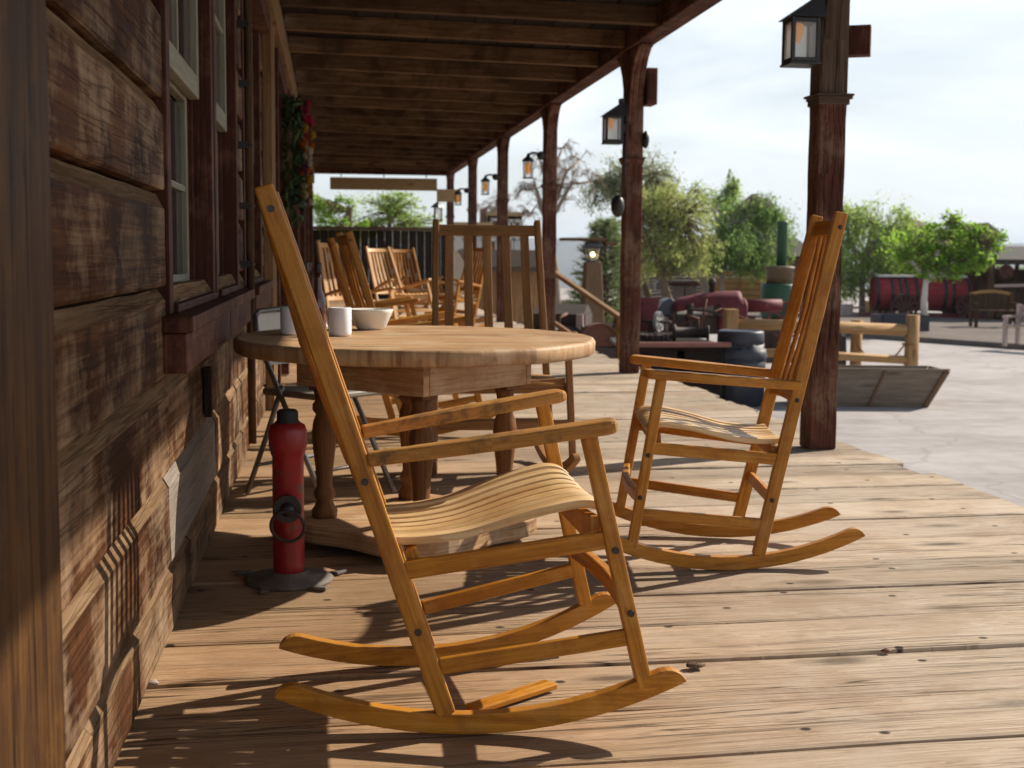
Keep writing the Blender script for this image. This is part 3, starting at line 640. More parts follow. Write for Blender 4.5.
# boards and fittings on the posts
def plaque(c, d, label, rz=0.0, m='postwood'):
    r = empty('post_box', c, rz, label, 'box'); q = MB(); q.box((0, 0, 0), d); q.build('box_body', M[m], r, bevel=.004)
    q = MB(); q.box((0, -d[1] / 2 - .006, 0), (d[0] * .72, .012, d[2] * .72)); q.build('front_panel', M['trimred'], r, bevel=.003)
plaque((PX + .075 + .07, 6.52, 2.11), (.13, .10, .15), 'red brown box fixed to the right side of the nearest porch post', R_(-25))
plaque((PX + .075 + .05, 10.9, 2.42), (.09, .20, .30), 'dark narrow box high on the right side of the second porch post')
r = empty('oval_speaker', (PX + .075, 10.85, 1.98), 0, 'small dark oval fitting on the right of the second post above its collar', 'fitting'); q = MB(); q.ball((.012, 0, 0), .06, 14, 8, 0, (.5, .9, 1.25)); q.build('cover', M['black'], r)
r = empty('cord_weight', (PX - .15, 10.82, 1.42), 0, 'black oval bundle hanging on a cord left of the second post', 'cord bundle'); q = MB(); q.ball((0, 0, 0), .07, 14, 9, 0, (.85, .8, 1.35)); q.build('bundle', M['black'], r)
q = MB(); q.tube([(.01, 0, .09), (.05, 0, .25), (.062, 0, .5), (.06, 0, .82)], .006, 6); q.build('cord', M['black'], r)
# signs at the end of the porch
a, b = at(330, 177, 28.0), at(437, 191, 28.0)
r = empty('hanging_board', ((a.x + b.x) / 2, 28.0, (a.z + b.z) / 2), 0, 'long blank tan board hanging across the far end of the porch', 'sign board')
q = MB(); q.box((0, 0, 0), (b.x - a.x, .05, a.z - b.z)); q.build('board', M['signwood'], r, bevel=.005)
q = MB(); [q.tube([(sx * .9, 0, .14), (sx * .9, 0, .34)], .012, 6) for sx in (-1, 0, 1)]; q.build('hanger', M['black'], r)
a, b = at(437, 189, 27.9), at(461, 202, 27.9)
r = empty('short_board', ((a.x + b.x) / 2, 27.95, (a.z + b.z) / 2), 0, 'short tan board crossing the farthest porch post', 'sign board'); q = MB(); q.box((0, 0, 0), (b.x - a.x, .05, a.z - b.z)); q.build('board', M['signwood'], r, bevel=.005)

# ------------------------------------------------------------------ rocking chairs
HW = lambda x: .2495 + .165 * x                    # half width (outer faces) at x, front is +x
def make_rocker(name, label, mats, g_add=0.0, dz=0.0, nslat=6, bolts=True, nseat=8, rush=False, slat_w=.030, pw=.041, hwf=None, lean=0.0):
    mw, ms, ma = mats[:3]
    r = empty(name, (0, 0, 0), 0, label, 'rocking chair', 'wooden rocking chairs along the porch')
    hw = hwf or (lambda x: HW(x) + g_add)
    Rr = 1.0
    for sg in (-1, 1):
        # rocker: curved blade, rounded tips
        a0, a1 = math.asin(-.375), math.asin(.475); n = 22; pts = []; P = []; th = .043
        FR = [0, .003, .009, .018, .03, .045, .065, .1] + [.1 + .8 * i / 14 for i in range(1, 14)] + [.9, .935, .955, .97, .982, .991, .997, 1.0]
        low = [(Rr * math.sin(a0 + (a1 - a0) * f), Rr - Rr * math.cos(a0 + (a1 - a0) * f)) for f in FR]
        up = []
        for f in FR:
            a = a0 + (a1 - a0) * f; k = min(1, f / .05, (1 - f) / .05); kk = math.sqrt(max(0, 1 - (1 - k) ** 2))
            rr = Rr - th * (.12 + .88 * kk); up.append((rr * math.sin(a), Rr - rr * math.cos(a)))
        poly = low + list(reversed(up)); t = .030
        q = MB(); q.prism(poly, 0, 1, lambda x, y_, z_: (x, sg * (hw(x) - t + t * y_) if sg > 0 else -(hw(x) - t * y_), z_)); q.build('rocker', mw, r, bevel=.004)
        # rear post
        pb, pt = V((-.018, 0, .040)), V((-.386, 0, 1.135 + dz)); pt.x -= dz * .33 - lean
        def side(x, inset): return sg * (hw(x) - inset)
        q = MB(); tk = .030
        yb, yt = side(pb.x, tk / 2), side(pt.x, tk / 2)
        dirv = V((pt.x - pb.x, yt - yb, pt.z - pb.z)).normalized(); nn = 8; P3 = [V((pb.x, yb, pb.z)).lerp(V((pt.x, yt, pt.z)), i / nn) for i in range(nn + 1)]
        q.sweep(P3, tk, [pw] * (nn - 1) + [pw + .001, pw - .001], (0, 1, 0)); po = q.build('back_post', mw, r, bevel=.005)
        # front leg
        lb, lt = V((.391, 0, .104)), V((.268, 0, .636)); q = MB()
        q.sweep([V((lb.x, side(lb.x, .015), lb.z)).lerp(V((lt.x, side(lt.x, .015), lt.z)), i / 4) for i in range(5)], .030, .033, (0, 1, 0)); lg = q.build('front_leg', mw, r, bevel=.005)
        # arm
        q = MB(); A0, A1 = V((-.178, 0, .578)), V((.326, 0, .655)); n = 12; pts = []; Ws = []; Ts = []
        for f in [i / n for i in range(n)] + [.955, .975, .99, 1.0]:
            x = A0.x + (A1.x - A0.x) * f; z_ = A0.z + (A1.z - A0.z) * f
            pts.append((x, sg * (hw(x) - .012 + .006 * math.sin(f * 3.1)), z_)); e = {.975: .93, .99: .80, 1.0: .55}.get(f, 1)
            Ws.append((.034 + .030 * min(1, max(0, (f - .12) / .35))) * e); Ts.append(.030 * {.975: .95, .99: .82, 1.0: .6}.get(f, 1))
        sd = V((pts[-1][0] - pts[0][0], pts[-1][1] - pts[0][1], pts[-1][2] - pts[0][2])).cross(V((0, 0, 1)))
        q.sweep(pts, Ws, Ts, sd if sd.y > 0 else -sd, sm=False); q.build('armrest', ma, r, bevel=.006)
        # side rails
        for (x0, z0, x1, z1, h) in ((-.100, .346, .312, .416, .038), (-.030, .142, .358, .210, .034)):
            q = MB(); q.bar((x0, side(x0, .016), z0), (x1, side(x1, .016), z1), .020, h); q.build('side_rail', mw, r, bevel=.003)
        if bolts:
            for (par, x, z_) in ((po, -.370 + lean * .95, 1.088 + dz), (po, -.185 + lean * .45, .533), (po, -.077 + lean * .16, .218), (lg, .324, .396), (lg, .357, .264)):
                q = MB(); y1 = sg * (hw(x) + .0015); q.lathe([(.0072, -.003), (.0072, .001), (.0035, .0025)], (x, y1, z_), 12, axis=1); q.build('bolt', M['bolt'], par)
    # cross pieces
    def cross(nm, x, z_, w_, h_, bow=0.0, inset=.028, m=None):
        q = MB(); n = 10; y0 = hw(x) - inset
        q.sweep([(x + bow * (1 - (2 * i / n - 1) ** 2), -y0 + 2 * y0 * i / n, z_) for i in range(n + 1)], w_, h_, (1, 0, .33) if nm != 'front_stretcher' else (1, 0, 0)); return q.build(nm, m or mw, r, bevel=.004)
    cross('top_rail', -.371 + lean * .94, 1.088 + dz, .020, .052, -.018, m=mats[3] if len(mats) > 3 else None); cross('back_rail', -.186 + lean * .45, .535, .020, .05, -.018)
    cross('front_stretcher', .357, .262, .022, .040, .02); cross('rear_stretcher', -.072, .218, .022, .036, 0)
    cross('seat_rail', -.085, .372, .025, .036, 0)
    q = MB(); y0 = hw(.30) - .03; n = 10
    poly = [(-y0, .400), (y0, .400)] + [(y0 * (1 - 2 * i / n), .462 - .015 * (1 - (1 - 2 * i / n) ** 2)) for i in range(n + 1)]
    q.prism(poly, .278, .300, lambda a_, y_, b_: (y_, a_, b_)); q.build('front_seat_rail', mw, r, bevel=.003)
    # back slats
    q = MB(); yb, yt = hw(-.19) - .036, hw(-.37) - .036
    for i in range(nslat):
        f = (i + .5) / nslat * 2 - 1; bw = -.014 * (1 - f * f) - .006
        q.sweep([(-.198 + bw + lean * .45, f * yb, .552), (-.285 + bw - .010 + lean * .7, f * (yb + yt) / 2, .81), (-.366 + bw + lean * .94, f * yt, 1.066 + dz)], slat_w, .011, (0, 1, 0))
    q.build('back_slats', mats[3] if len(mats) > 3 else mw, r, bevel=.003)
    # scooped seat of lengthwise slats, or a woven seat
    prof = [(-.125, .402), (-.08, .403), (-.03, .408), (.03, .419), (.09, .438), (.15, .458), (.20, .472), (.245, .482), (.275, .485), (.300, .480), (.318, .466)]
    pr = []
    for i in range(len(prof) - 1):
        p0, p1, p2, p3 = prof[max(i - 1, 0)], prof[i], prof[i + 1], prof[min(i + 2, len(prof) - 1)]
        for f in (0, .25, .5, .75): pr.append(tuple(.5 * (2 * p1[c_] + (p2[c_] - p0[c_]) * f + (2 * p0[c_] - 5 * p1[c_] + 4 * p2[c_] - p3[c_]) * f * f + (3 * p1[c_] - p0[c_] - 3 * p2[c_] + p3[c_]) * f ** 3) for c_ in (0, 1)))
    prof = pr + [prof[-1]]
    q = MB()
    if not rush:
        for i in range(nseat):
            pts = []; Ws = []
            for (x, z_) in prof:
                h = hw(min(max(x, -.12), .26)) - .040; sw_ = 2 * h / nseat
                f = (i + .5) / nseat * 2 - 1; pts.append((x, f * h, z_ - .010 * (1 - f * f))); Ws.append(sw_ - .0145)
            q.sweep(pts, Ws, .018, (0, 1, 0))
        q.build('seat', ms, r, bevel=.003)
    else:
        n = 22
        for i in range(n):
            x = -.09 + .39 * (i + .5) / n; h = hw(x) - .02; zz = .425 + .004 * (i % 2)
            q.tube([(x, -h, zz), (x, -h * .4, zz + .012), (x, h * .4, zz + .012), (x, h, zz)], .0125, 6)
        q.build('seat', ms, r)
    return r
def place(r, x, y, yaw, tilt=0.0):
    """roll the chair forward (+) about its rocker's centre, then stand it with the contact line at x, y"""
    Rm = Matrix.Rotation(yaw, 4, 'Z') @ Matrix.Rotation(tilt, 4, 'Y'); c = V((0, 0, 1.0))
    r.rotation_euler = Rm.to_euler(); r.location = V((x, y, 1.002)) - Rm.to_3x3() @ c
honey = (M['chair'], M['seat'], M['armwood'])
ch0 = make_rocker('rocking_chair', 'honey wood rocking chair in the foreground, facing right, with hand-worn arms', honey)
th = R_(.6); fw = V((math.cos(th), math.sin(th), 0)); lat = V((-fw.y, fw.x, 0))
pos = V((.312, 2.623, 0)) - fw * .06 + lat * .25
place(ch0, pos.x, pos.y, th)
ch1 = make_rocker('rocking_chair', 'honey wood rocking chair by the thick post, facing left', (M['chair'], M['seat'], M['chair']), dz=-.015, lean=.046)
place(ch1, 1.311, 4.205, R_(171), R_(3.9))
# an old brown armchair rocker at the table, seen from the front
chb = make_rocker('rocking_chair', 'old brown slat-back rocking chair with woven seat pushed up behind the table', (M['brownchair'], M['rush'], M['brownchair']), .0, .03, 5, False, 8, True, .042, .046, lambda x: .292 + .075 * x)
place(chb, .745, 5.94, R_(-91), 0)
pale = (M['chairpale'], M['chairpale'], M['chairpale'], M['chairpale'])
far = [('brown-lit rocking chair seen edge-on behind the white bowl, facing right', .40, 7.35, 8, 0, honey),
       ('rocking chair with a thin leaning back post, second behind the bowl, facing right', .33, 10.2, 2, 0, honey),
       ('pale rocking chair close to the timber wall, partly hidden by the leaning backs', .22, 13.6, -55, 0, pale),
       ('sunlit pale rocking chair with bright slats, middle of the far row', .80, 16.6, -58, -6, pale),
       ('reddish blond rocking chair at the right of the far row before the dark plank wall', 1.20, 19.3, -65, -4, honey),
       ('yellow rocking chair behind the brown chair, turned toward the camera and left', 1.74, 17.6, 215, 0, honey),
       ('yellow rocking chair seen edge-on beside the far posts, facing left', 2.0, 19.2, 178, 0, honey)]
pp = None
for lb, x, y, yaw, tl, mt in far:
    if mt is pale and pp is None: c = pp = make_rocker('rocking_chair', lb, pale)
    else: c = copy_tree(pp if mt is pale else ch1); c['label'] = lb
    place(c, x, y, R_(yaw), R_(tl))
# loose slat fallen on the deck
q = MB(); a, b = gr(472, 709, .012), gr(551, 684, .012); mid = (a + b) / 2; r = q.bar(a - mid, b - mid, .045, .014, (0, 0, 1)); o = q.build('wood_slat', M['chair'], None, bevel=.003); o.location = (mid.x, mid.y, .012)
tag(o, 'loose honey wood slat lying on the deck under the foreground rocking chair', 'slat')

# ------------------------------------------------------------------ round table
TC = V((.288, 4.5, 0)); TZ = .72
tb = empty('round_table', TC, 0, 'heavy round wooden table on four turned legs', 'table')
q = MB(); random.seed(3); n = 96; ring = []
for i in range(n):
    a = 2 * math.pi * i / n; k = 1 + .006 * math.sin(5 * a + 1) + .004 * math.sin(11 * a) + random.uniform(-.0015, .0015)
    if abs(((a - R_(292) + math.pi) % (2 * math.pi)) - math.pi) < R_(5): k -= .012
    ring.append((.62 * k * math.cos(a), .68 * k * math.sin(a)))
nb = 6; b0 = len(q.v)
# top as edge-glued boards in one mesh: rim, bevel, face
prof = [(.86, TZ - .053), (.985, TZ - .052), (1.0, TZ - .045), (1.003, TZ - .012), (.994, TZ - .003), (.98, TZ)]
K = q.pid() * 10.
for (kk, zz) in prof:
    for (x, y) in ring: q.v.append((x * kk, y * kk, zz))
L = 0
for i in range(len(prof) - 1):
    for j in range(n):
        j2 = (j + 1) % n; a_ = j * .04
        uvs = [(zz_ * .6 + (0, 3.7, 9.1, 5.2, 7.7, 1.3, 2.6, 8.8)[int(j / 12)], K + (a_ + e * .04) * .22) for (zz_, e) in ((prof[i][1], 0), (prof[i][1], 1), (prof[i + 1][1], 1), (prof[i + 1][1], 0))]
        if i == 4: uvs = [(ring[jj][0] * prof[ii][0], K + 2 + ring[jj][1] * prof[ii][0]) for ii, jj in ((i, j), (i, j2), (i + 1, j2), (i + 1, j))]
        q.face((b0 + i * n + j, b0 + i * n + j2, b0 + (i + 1) * n + j2, b0 + (i + 1) * n + j), uvs, 0, True)
e = b0 + (len(prof) - 1) * n
q.face(tuple(e + j for j in range(n)), [(ring[j][0] * .98, K + 2 + ring[j][1] * .98) for j in range(n)], 0)
q.face(tuple(b0 + j for j in reversed(range(n))), [(ring[j][0], K + 4 + ring[j][1]) for j in reversed(range(n))], 0)
q.build('tabletop', M['table'], tb)
LR = .315; legpos = [(-LR, 0), (0, -LR), (LR, 0), (0, LR)]
legprof = [(.052, .09), (.055, .115), (.040, .135), (.034, .15), (.046, .165), (.046, .18), (.033, .20), (.037, .26), (.047, .33), (.052, .385), (.046, .425), (.034, .45), (.048, .465), (.048, .485), (.035, .50), (.04, .52), (.046, .535)]
for (x, y) in legpos:
    q = MB(); q.lathe([(r_ * .82, h_) for r_, h_ in legprof], (x, y, 0), 20); q.box((x, y, .600), (.072, .072, .130), 0, 2, Matrix.Rotation(R_(45), 3, 'Z')); q.build('leg', M['tableleg'], tb)
q = MB()
for i in range(4):
    a, b = V((*legpos[i], 0)), V((*legpos[(i + 1) % 4], 0)); dd = (b - a).normalized(); nrm = (a + b).normalized()
    e_ = .066 if i % 2 == 0 else .035; q.bar(a - dd * e_ + nrm * .052 + V((0, 0, .608)), b + dd * e_ + nrm * .052 + V((0, 0, .608)), .028, .115)
q.build('apron', M['table'], tb, bevel=.003)
q = MB(); P = []
for i in range(64):
    a = 2 * math.pi * i / 64; rr = .385 + .045 * math.cos(4 * a); P.append((rr * math.cos(a), rr * math.sin(a)))
q.prism(P, .028, .09, lambda a_, y_, b_: (a_, b_, y_)); q.build('base_plinth', M['table'], tb, bevel=.006)
q = MB(); [q.box((x * .95, y * .95, .014), (.10, .10, .028)) for x, y in legpos]; q.build('foot', M['tableleg'], tb, bevel=.004)
# things on the table
def mug(c, label, straw=False):
    r = empty('white_cup', c, 0, label, 'cup', 'white cups on the round table'); q = MB()
    q.lathe([(.034, 0), (.0385, .004), (.0395, .012), (.0395, .094), (.038, .097), (.0355, .094), (.035, .02), (.001, .012)], (0, 0, 0), 28); q.build('cup_body', M['white'], r)
    q = MB(); q.tube([(.0385, .0, .075), (.062, .008, .073), (.066, .01, .05), (.058, .008, .03), (.0385, 0, .026)], .0055, 8)
    o = q.build('handle', M['white'], r); o.rotation_euler = (0, 0, R_(100))
    if straw: q = MB(); q.lathe([(.012, .09), (.011, .115), (.008, .135), (.005, .137)], (0, 0, 0), 12); q.build('creamer_spout', M['chalk'], r)
c = gr(340, 336, TZ); mug((c.x, c.y, TZ + .001), 'white cup standing in front of the white bowl')
c = gr(292, 335, TZ); mug((c.x, c.y, TZ + .001), 'white cup near the left table edge, partly behind the chair back', True)
c = gr(371, 330, TZ); r = empty('bowl', (c.x, c.y + .03, TZ + .001), 0, 'wide cream white bowl on the round table', 'bowl')
q = MB(); q.lathe([(.048, 0), (.052, .006), (.058, .012), (.080, .062), (.085, .074), (.082, .0765), (.076, .066), (.055, .02), (.001, .014)], (0, 0, 0), 32); q.build('bowl_body', M['bowlw'], r)
def bottle(x, y, label):
    r = empty('sauce_bottle', (x, y, TZ + .001), 0, label, 'bottle', 'brown sauce bottles on the round table'); q = MB()
    q.lathe([(.024, 0), (.027, .006), (.027, .10), (.024, .125), (.013, .155), (.011, .19), (.011, .215)], (0, 0, 0), 18); q.build('glass_body', M['bottle'], r)
    q = MB(); q.lathe([(.013, .213), (.0135, .244), (.012, .248)], (0, 0, 0), 14); q.build('cap', M['black'], r)
bottle(-.045, 4.62, 'brown sauce bottle with black cap, right one of the pair beside the chair back'); bottle(-.092, 4.66, 'brown sauce bottle nearer the wall, left one of the pair beside the chair back')

# ------------------------------------------------------------------ folding chair
fc = empty('folding_chair', (-.045, 5.385, 0), R_(-45), 'metal folding chair with beige back panel between the table and the wall', 'folding chair')
hwF = .20
for sg in (-1, 1):
    y = sg * hwF
    q = MB(); q.tube([(-.185, y * .93, .745), (-.16, y, .66), (.02, y, .36), (.225, y, .012)], .011, 8); q.build('front_leg', M['steelgrey'], fc)
    q = MB(); q.tube([(-.03, y * .93, .47), (-.12, y * .95, .26), (-.235, y * .98, .012)], .011, 8); q.build('rear_leg', M['steelgrey'], fc)
q = MB(); q.tube([(-.185, -hwF * .93, .745), (-.192, -hwF * .8, .765), (-.196, 0, .775), (-.192, hwF * .8, .765), (-.185, hwF * .93, .745)], .011, 8); q.build('top_tube', M['steelgrey'], fc)
for xx in (.15, -.17): q = MB(); q.tube([(xx, -hwF, .137), (xx, hwF, .137)], .008, 6); q.build('cross_tube', M['steelgrey'], fc)
q = MB(); n = 12
for i in range(n):
    f0, f1 = i / n * 2 - 1, (i + 1) / n * 2 - 1
    def bp(f, z_): return V((-.205 + (f * f - 1) * .018 + (.77 - z_) * .40, f * hwF * .92, z_))
    q.hexa([bp(f0, .55), bp(f0, .55) + V((.01, 0, 0)), bp(f0, .757) + V((.01, 0, 0)), bp(f0, .757), bp(f1, .55), bp(f1, .55) + V((.01, 0, 0)), bp(f1, .757) + V((.01, 0, 0)), bp(f1, .757)])
q.build('back_panel', M['beigemetal'], fc)
q = MB(); q.prism([(-.17, -.165), (-.15, -.18), (.17, -.19), (.205, -.165), (.205, .165), (.17, .19), (-.15, .18), (-.17, .165)], .425, .452, lambda a_, y_, b_: (a_, b_, y_)); q.build('seat', M['seatdk'], fc, bevel=.008)

# ------------------------------------------------------------------ red standpipe
hp = gr(289, 580, 0); hy = empty('standpipe', (hp.x, hp.y, 0), 0, 'short chipped red fire standpipe with a black cap and hanging ring', 'standpipe')
q = MB(); q.lathe([(.047, .012), (.0475, .05), (.0475, .385), (.052, .395), (.058, .42), (.058, .465), (.052, .482), (.034, .492)], (0, 0, 0), 32); q.build('pipe', M['red'], hy)
q = MB(); q.lathe([(.038, .483), (.038, .492), (.033, .496), (.032, .522), (.026, .529), (.012, .531)], (0, 0, 0), 16); q.build('cap', M['plastic_dk'], hy)
q = MB(); q.lathe([(.042, -.075), (.042, -.058), (.034, -.05), (.030, -.035)], (0, 0, .235), 20, axis=1); q.ball((0, -.078, .235), .022, 12, 8); q.build('outlet', M['black'], hy)
q = MB(); q.torus((.0, -.085, .185), .050, .0055, (.15, 1, .25), 28, 8); q.build('ring', M['darkrust'], hy)
q = MB(); q.lathe([(.135, 0), (.137, .004), (.125, .012), (.07, .016), (.058, .024), (.05, .03)], (0, 0, 0), 40, wob=.015); q.build('flange', M['iron_dust'], hy)
q = MB(); 
for a, rr in ((20, .165), (245, .16), (150, .16), (-55, .165)): q.box((rr * math.cos(R_(a)), rr * math.sin(R_(a)), .008), (.05, .025, .010), 0, 0, Matrix.Rotation(R_(a + 30), 3, 'Z'))
q.build('flange_lug', M['iron_dust'], hy, bevel=.003)

# small leaves / chips lying on the deck
for (u, v, m, sz, lb) in ((696, 667, 'bark', .020, 'dark brown dry seed pod on the sunlit deck'), (886, 651, 'rust', .012, 'small orange leaf scrap on the sunlit deck'), (344, 524, 'bark', .016, 'dry brown leaf on the deck behind the foreground chair'), (152, 683, 'palebark', .014, 'small pale chip at the foot of the wall'), (566, 553, 'bark', .010, 'small dark crumb on the deck below the seat')):
    p = gr(u, v, .004); q = MB(); q.ball((0, 0, 0), sz, 8, 5, 0, (1.3, .8, .35)); q.jitter(sz * .12); o = q.build('dry_leaf', M[m]); o.location = (p.x, p.y, sz * .35 + .001); tag(o, lb, 'leaf', 'scraps on the deck')

# ------------------------------------------------------------------ wreath and lamp on the wall
wr = empty('flower_wreath', (-.30, 9.95, 1.74), 0, 'wreath of pink, orange and cream flowers hanging on the timber wall', 'wreath'); random.seed(8)
q = MB(); q.torus((0, 0, 0), .27, .03, (1, 0, 0), 30, 6); q.build('twig_ring', M['bark'], wr)
q = MB()
for i in range(700):
    a = random.uniform(0, 6.283); rr = .27 + random.gauss(0, .06); c = V((random.uniform(-.04, .10), rr * math.cos(a), rr * math.sin(a) * 1.25)); e = Euler((random.uniform(0, 6), random.uniform(0, 6), random.uniform(0, 6))).to_matrix(); l = random.uniform(.03, .055)
    q.quad([c + e @ V(p) * l for p in ((-1, 0, 0), (0, -.35, .1), (1, 0, 0), (0, .35, .1))])
q.build('greenery', M['wreathleaf'], wr)
cols = ['pinkf', 'pinkf', 'pinkf', 'pinkf', 'yellowf', 'pinkf', 'orangef', 'orangef', 'creamf', 'creamf', 'violetf', 'orangef', 'yellowf', 'creamf', 'yellowf', 'creamf']
for i in range(40):
    f = i / 40; zz = .36 - f * .72 + random.uniform(-.03, .03); q = MB(); y_ = random.choice((-1, 1)) * math.sqrt(max(.0, .075 - (zz / 1.25) ** 2)) + random.gauss(0, .03); c = V((random.uniform(.06, .14), y_, zz))
    rr = random.uniform(.032, .055)
    for k in range(3):
        for j in range(7):
            a = j * .9 + k * .5; dv = V((.35 + .4 * k, math.cos(a) * (1 - .28 * k), math.sin(a) * (1 - .28 * k))).normalized(); sd = dv.cross(V((1, .1, .2))).normalized(); q.quad([c, c + dv * rr * .6 + sd * rr * .4, c + dv * rr * 1.1, c + dv * rr * .6 - sd * rr * .4])
    q.build('flower', M[cols[int(f * len(cols))]], wr)
la = empty('wall_lamp', (-.26, 10.0, 1.40), 0, 'small black cone shaded lamp on the timber wall below the wreath', 'lamp')
q = MB(); q.lathe([(.085, -.04), (.075, -.02), (.03, .03), (.02, .06)], (.0, 0, 0), 20); q.build('shade', M['black'], la); q = MB(); q.tube([(-.12, 0, .02), (-.08, 0, .09), (0, 0, .10), (0, 0, .05)], .010, 8); q.build('arm', M['black'], la)

# ------------------------------------------------------------------ dark plank wall closing the porch, far end
r = empty('plank_wall', (1.0, 29.9, STZ), 0, 'dark plank wall closing the far end of the porch', 'wall'); a, b = at(312, 232, 30), at(447, 232, 30)
q = MB(); x = a.x
while x < b.x:
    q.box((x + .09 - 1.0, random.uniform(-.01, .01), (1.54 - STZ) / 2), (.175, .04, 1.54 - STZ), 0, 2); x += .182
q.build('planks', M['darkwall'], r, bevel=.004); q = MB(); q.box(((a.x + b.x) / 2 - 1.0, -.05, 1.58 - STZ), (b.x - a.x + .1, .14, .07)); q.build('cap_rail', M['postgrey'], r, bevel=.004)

# ------------------------------------------------------------------ stair rail beside the porch
a, b = at(545, 266, 15.6), at(622, 319, 14.2)
r = empty('stair_rail', (b.x, b.y, STZ), 0, 'sloping wooden stair handrail left of the second porch post', 'handrail'); o_ = V((b.x, b.y, STZ))
q = MB(); q.bar(a - o_, b - o_, .07, .05); q.build('handrail', M['pillarwood'], r, bevel=.006)
q = MB(); c0, c1 = at(553, 322, 15.5), at(575, 337, 15.0); q.bar(c0 - o_, c1 - o_, .05, .05); q.build('lower_rail', M['pillarwood'], r, bevel=.005)
q = MB(); q.box((0, 0, (b.z - STZ) / 2), (.11, .11, b.z - STZ), 0, 2); q.build('newel_post', M['brownchair'], r, bevel=.006)
q = MB(); q.torus((0, 0, b.z - STZ - .14), .075, .028, (.2, 0, 1), 16, 6); q.build('rope', M['rush'], r)

# ------------------------------------------------------------------ lamp pillar
p = at(592, 300, 22.0); pz = at(590, 262, 22.0).z
r = empty('lamp_pillar', (p.x, p.y, STZ), 0, 'tapered wooden pillar topped by a lit lantern under a flat roof', 'lamp post')
q = MB(); q.sweep([(0, 0, 0), (0, 0, pz - STZ)], [.46, .27], [.46, .27], (1, 0, 0)); q.build('pillar', M['pillarwood'], r, bevel=.02)
h = pz - STZ; q = MB()
for sx in (-1, 1):
    for sy in (-1, 1): q.tube([(sx * .075, sy * .075, h), (sx * .13, sy * .13, h + .24)], .014, 6)
q.box((0, 0, h + .012), (.20, .20, .024)); q.box((0, 0, h + .25), (.32, .32, .03)); q.build('lantern_frame', M['black'], r)
q = MB(); q.hexa([(-.17, -.17, h + .265), (.17, -.17, h + .265), (.17, .17, h + .265), (-.17, .17, h + .265), (-.05, -.05, h + .40), (.05, -.05, h + .40), (.05, .05, h + .40), (-.05, .05, h + .40)]); q.build('lantern_hood', M['steelgrey'], r, bevel=.004)
q = MB(); q.box((-.16, .1, h + .385), (.72, .5, .05)); q.box((.30, .0, h + .315), (.2, .3, .06)); q.build('flat_roof', M['shed'], r, bevel=.004)
q = MB(); q.ball((0, 0, h + .13), .04, 10, 8); q.build('bulb', M['warmbulb'], r)
q = MB(); q.lathe([(.09, h + .03), (.15, h + .235)], (0, 0, 0), 4, sm=False, cap=False); q.build('glass', M['clear'], r)

# ------------------------------------------------------------------ old machinery beside the porch
rnd0 = random.Random(2)
def spoked(mb, c, R, w, ns, axis=1, hub=.12, rim=.08, tw=.03, mi=0):
    c = V(c); mb.lathe([(R * (1 - rim), -w / 2), (R, -w / 2), (R, w / 2), (R * (1 - rim), w / 2), (R * (1 - rim), -w / 2)], c, 28, mi, False, axis, False)
    mb.lathe([(R * hub, -w * .8), (R * hub, w * .8)], c, 12, mi, False, axis)
    A = [(1, 2), (2, 0), (0, 1)][axis]
    for i in range(ns):
        a = 2 * math.pi * i / ns + .1; dv = [0, 0, 0]; dv[A[0]] = math.cos(a); dv[A[1]] = math.sin(a); dv = V(dv); up = [0, 0, 0]; up[axis] = 1
        mb.bar(c + dv * R * hub * .8, c + dv * R * (1 - rim * .5), tw, tw * 1.2, up, mi)

def loc(r): return V(r.location)
r = empty('machine_platform', (4.1, 18.6, STZ), 0, 'dark timber platform carrying the old machinery beyond the porch', 'platform')
q = MB()
for i in range(11): q.box((-.95 + .0 * i + .2, -2.4 + i * .5, .76), (3.3, .47, .06), 0, 0)
q.box((-.75 + .0, -2.62, .38), (3.1, .06, .70), 0, 0); 
for i in range(6): q.box((-2.2 + i * .62, -2.60, .36), (.12, .10, .72), 0, 2)
q.build('deck_boards', M['darkwall'], r, bevel=.006)
q = MB(); q.box((-.7, -2.72, .80), (3.2, .08, .06), 0, 0); q.build('edge_rail', M['pinkrail'], r, bevel=.005)
p = gr(702, 394, STZ); r = empty('short_post', (p.x, p.y + .2, STZ), 0, 'short pinkish wooden post beside the dark navy bin', 'post'); q = MB(); q.tube([(0, 0, 0), (0, 0, .62)], [.055, .05], 10); q.build('shaft', M['pinkbench'], r)
# ore box + half disc (rusty)
p = at(563, 320, 17.5); r = empty('ore_box', (p.x, p.y, -.12), R_(-20), 'open black iron ore box on the platform behind the sloping handrail', 'ore box')
q = MB(); S = .34
for sg in (-1, 1): q.hexa([(-S, sg * .26, 0), (S, sg * .26, 0), (S, sg * .29, 0), (-S, sg * .29, 0), (-S, sg * .34, .34), (S, sg * .34, .34), (S, sg * .37, .34), (-S, sg * .37, .34)]); q.box((sg * S, 0, .17), (.03, .60, .34))
q.box((0, 0, .01), (.64, .5, .02)); q.build('box_shell', M['darkrust'], r)
q = MB(); q.prism([(-.36, .345), (.36, .345), (.0, .47)], -.34, .34, lambda a_, y_, b_: (y_, a_, b_)); q.build('hood', M['darkrust'], r)
q = MB(); q.box((.3, -.42, .24), (.09, .05, .22), 0, 2); q.tube([(.1, -.40, .05), (.55, -.55, .06)], .03, 8); q.build('latch', M['pinkbench'], r)
p = at(598, 344, 15.6); r = empty('half_disc', (p.x, p.y, -.1), R_(8), 'rusty half-round iron gear guard leaning behind the table edge', 'gear guard')
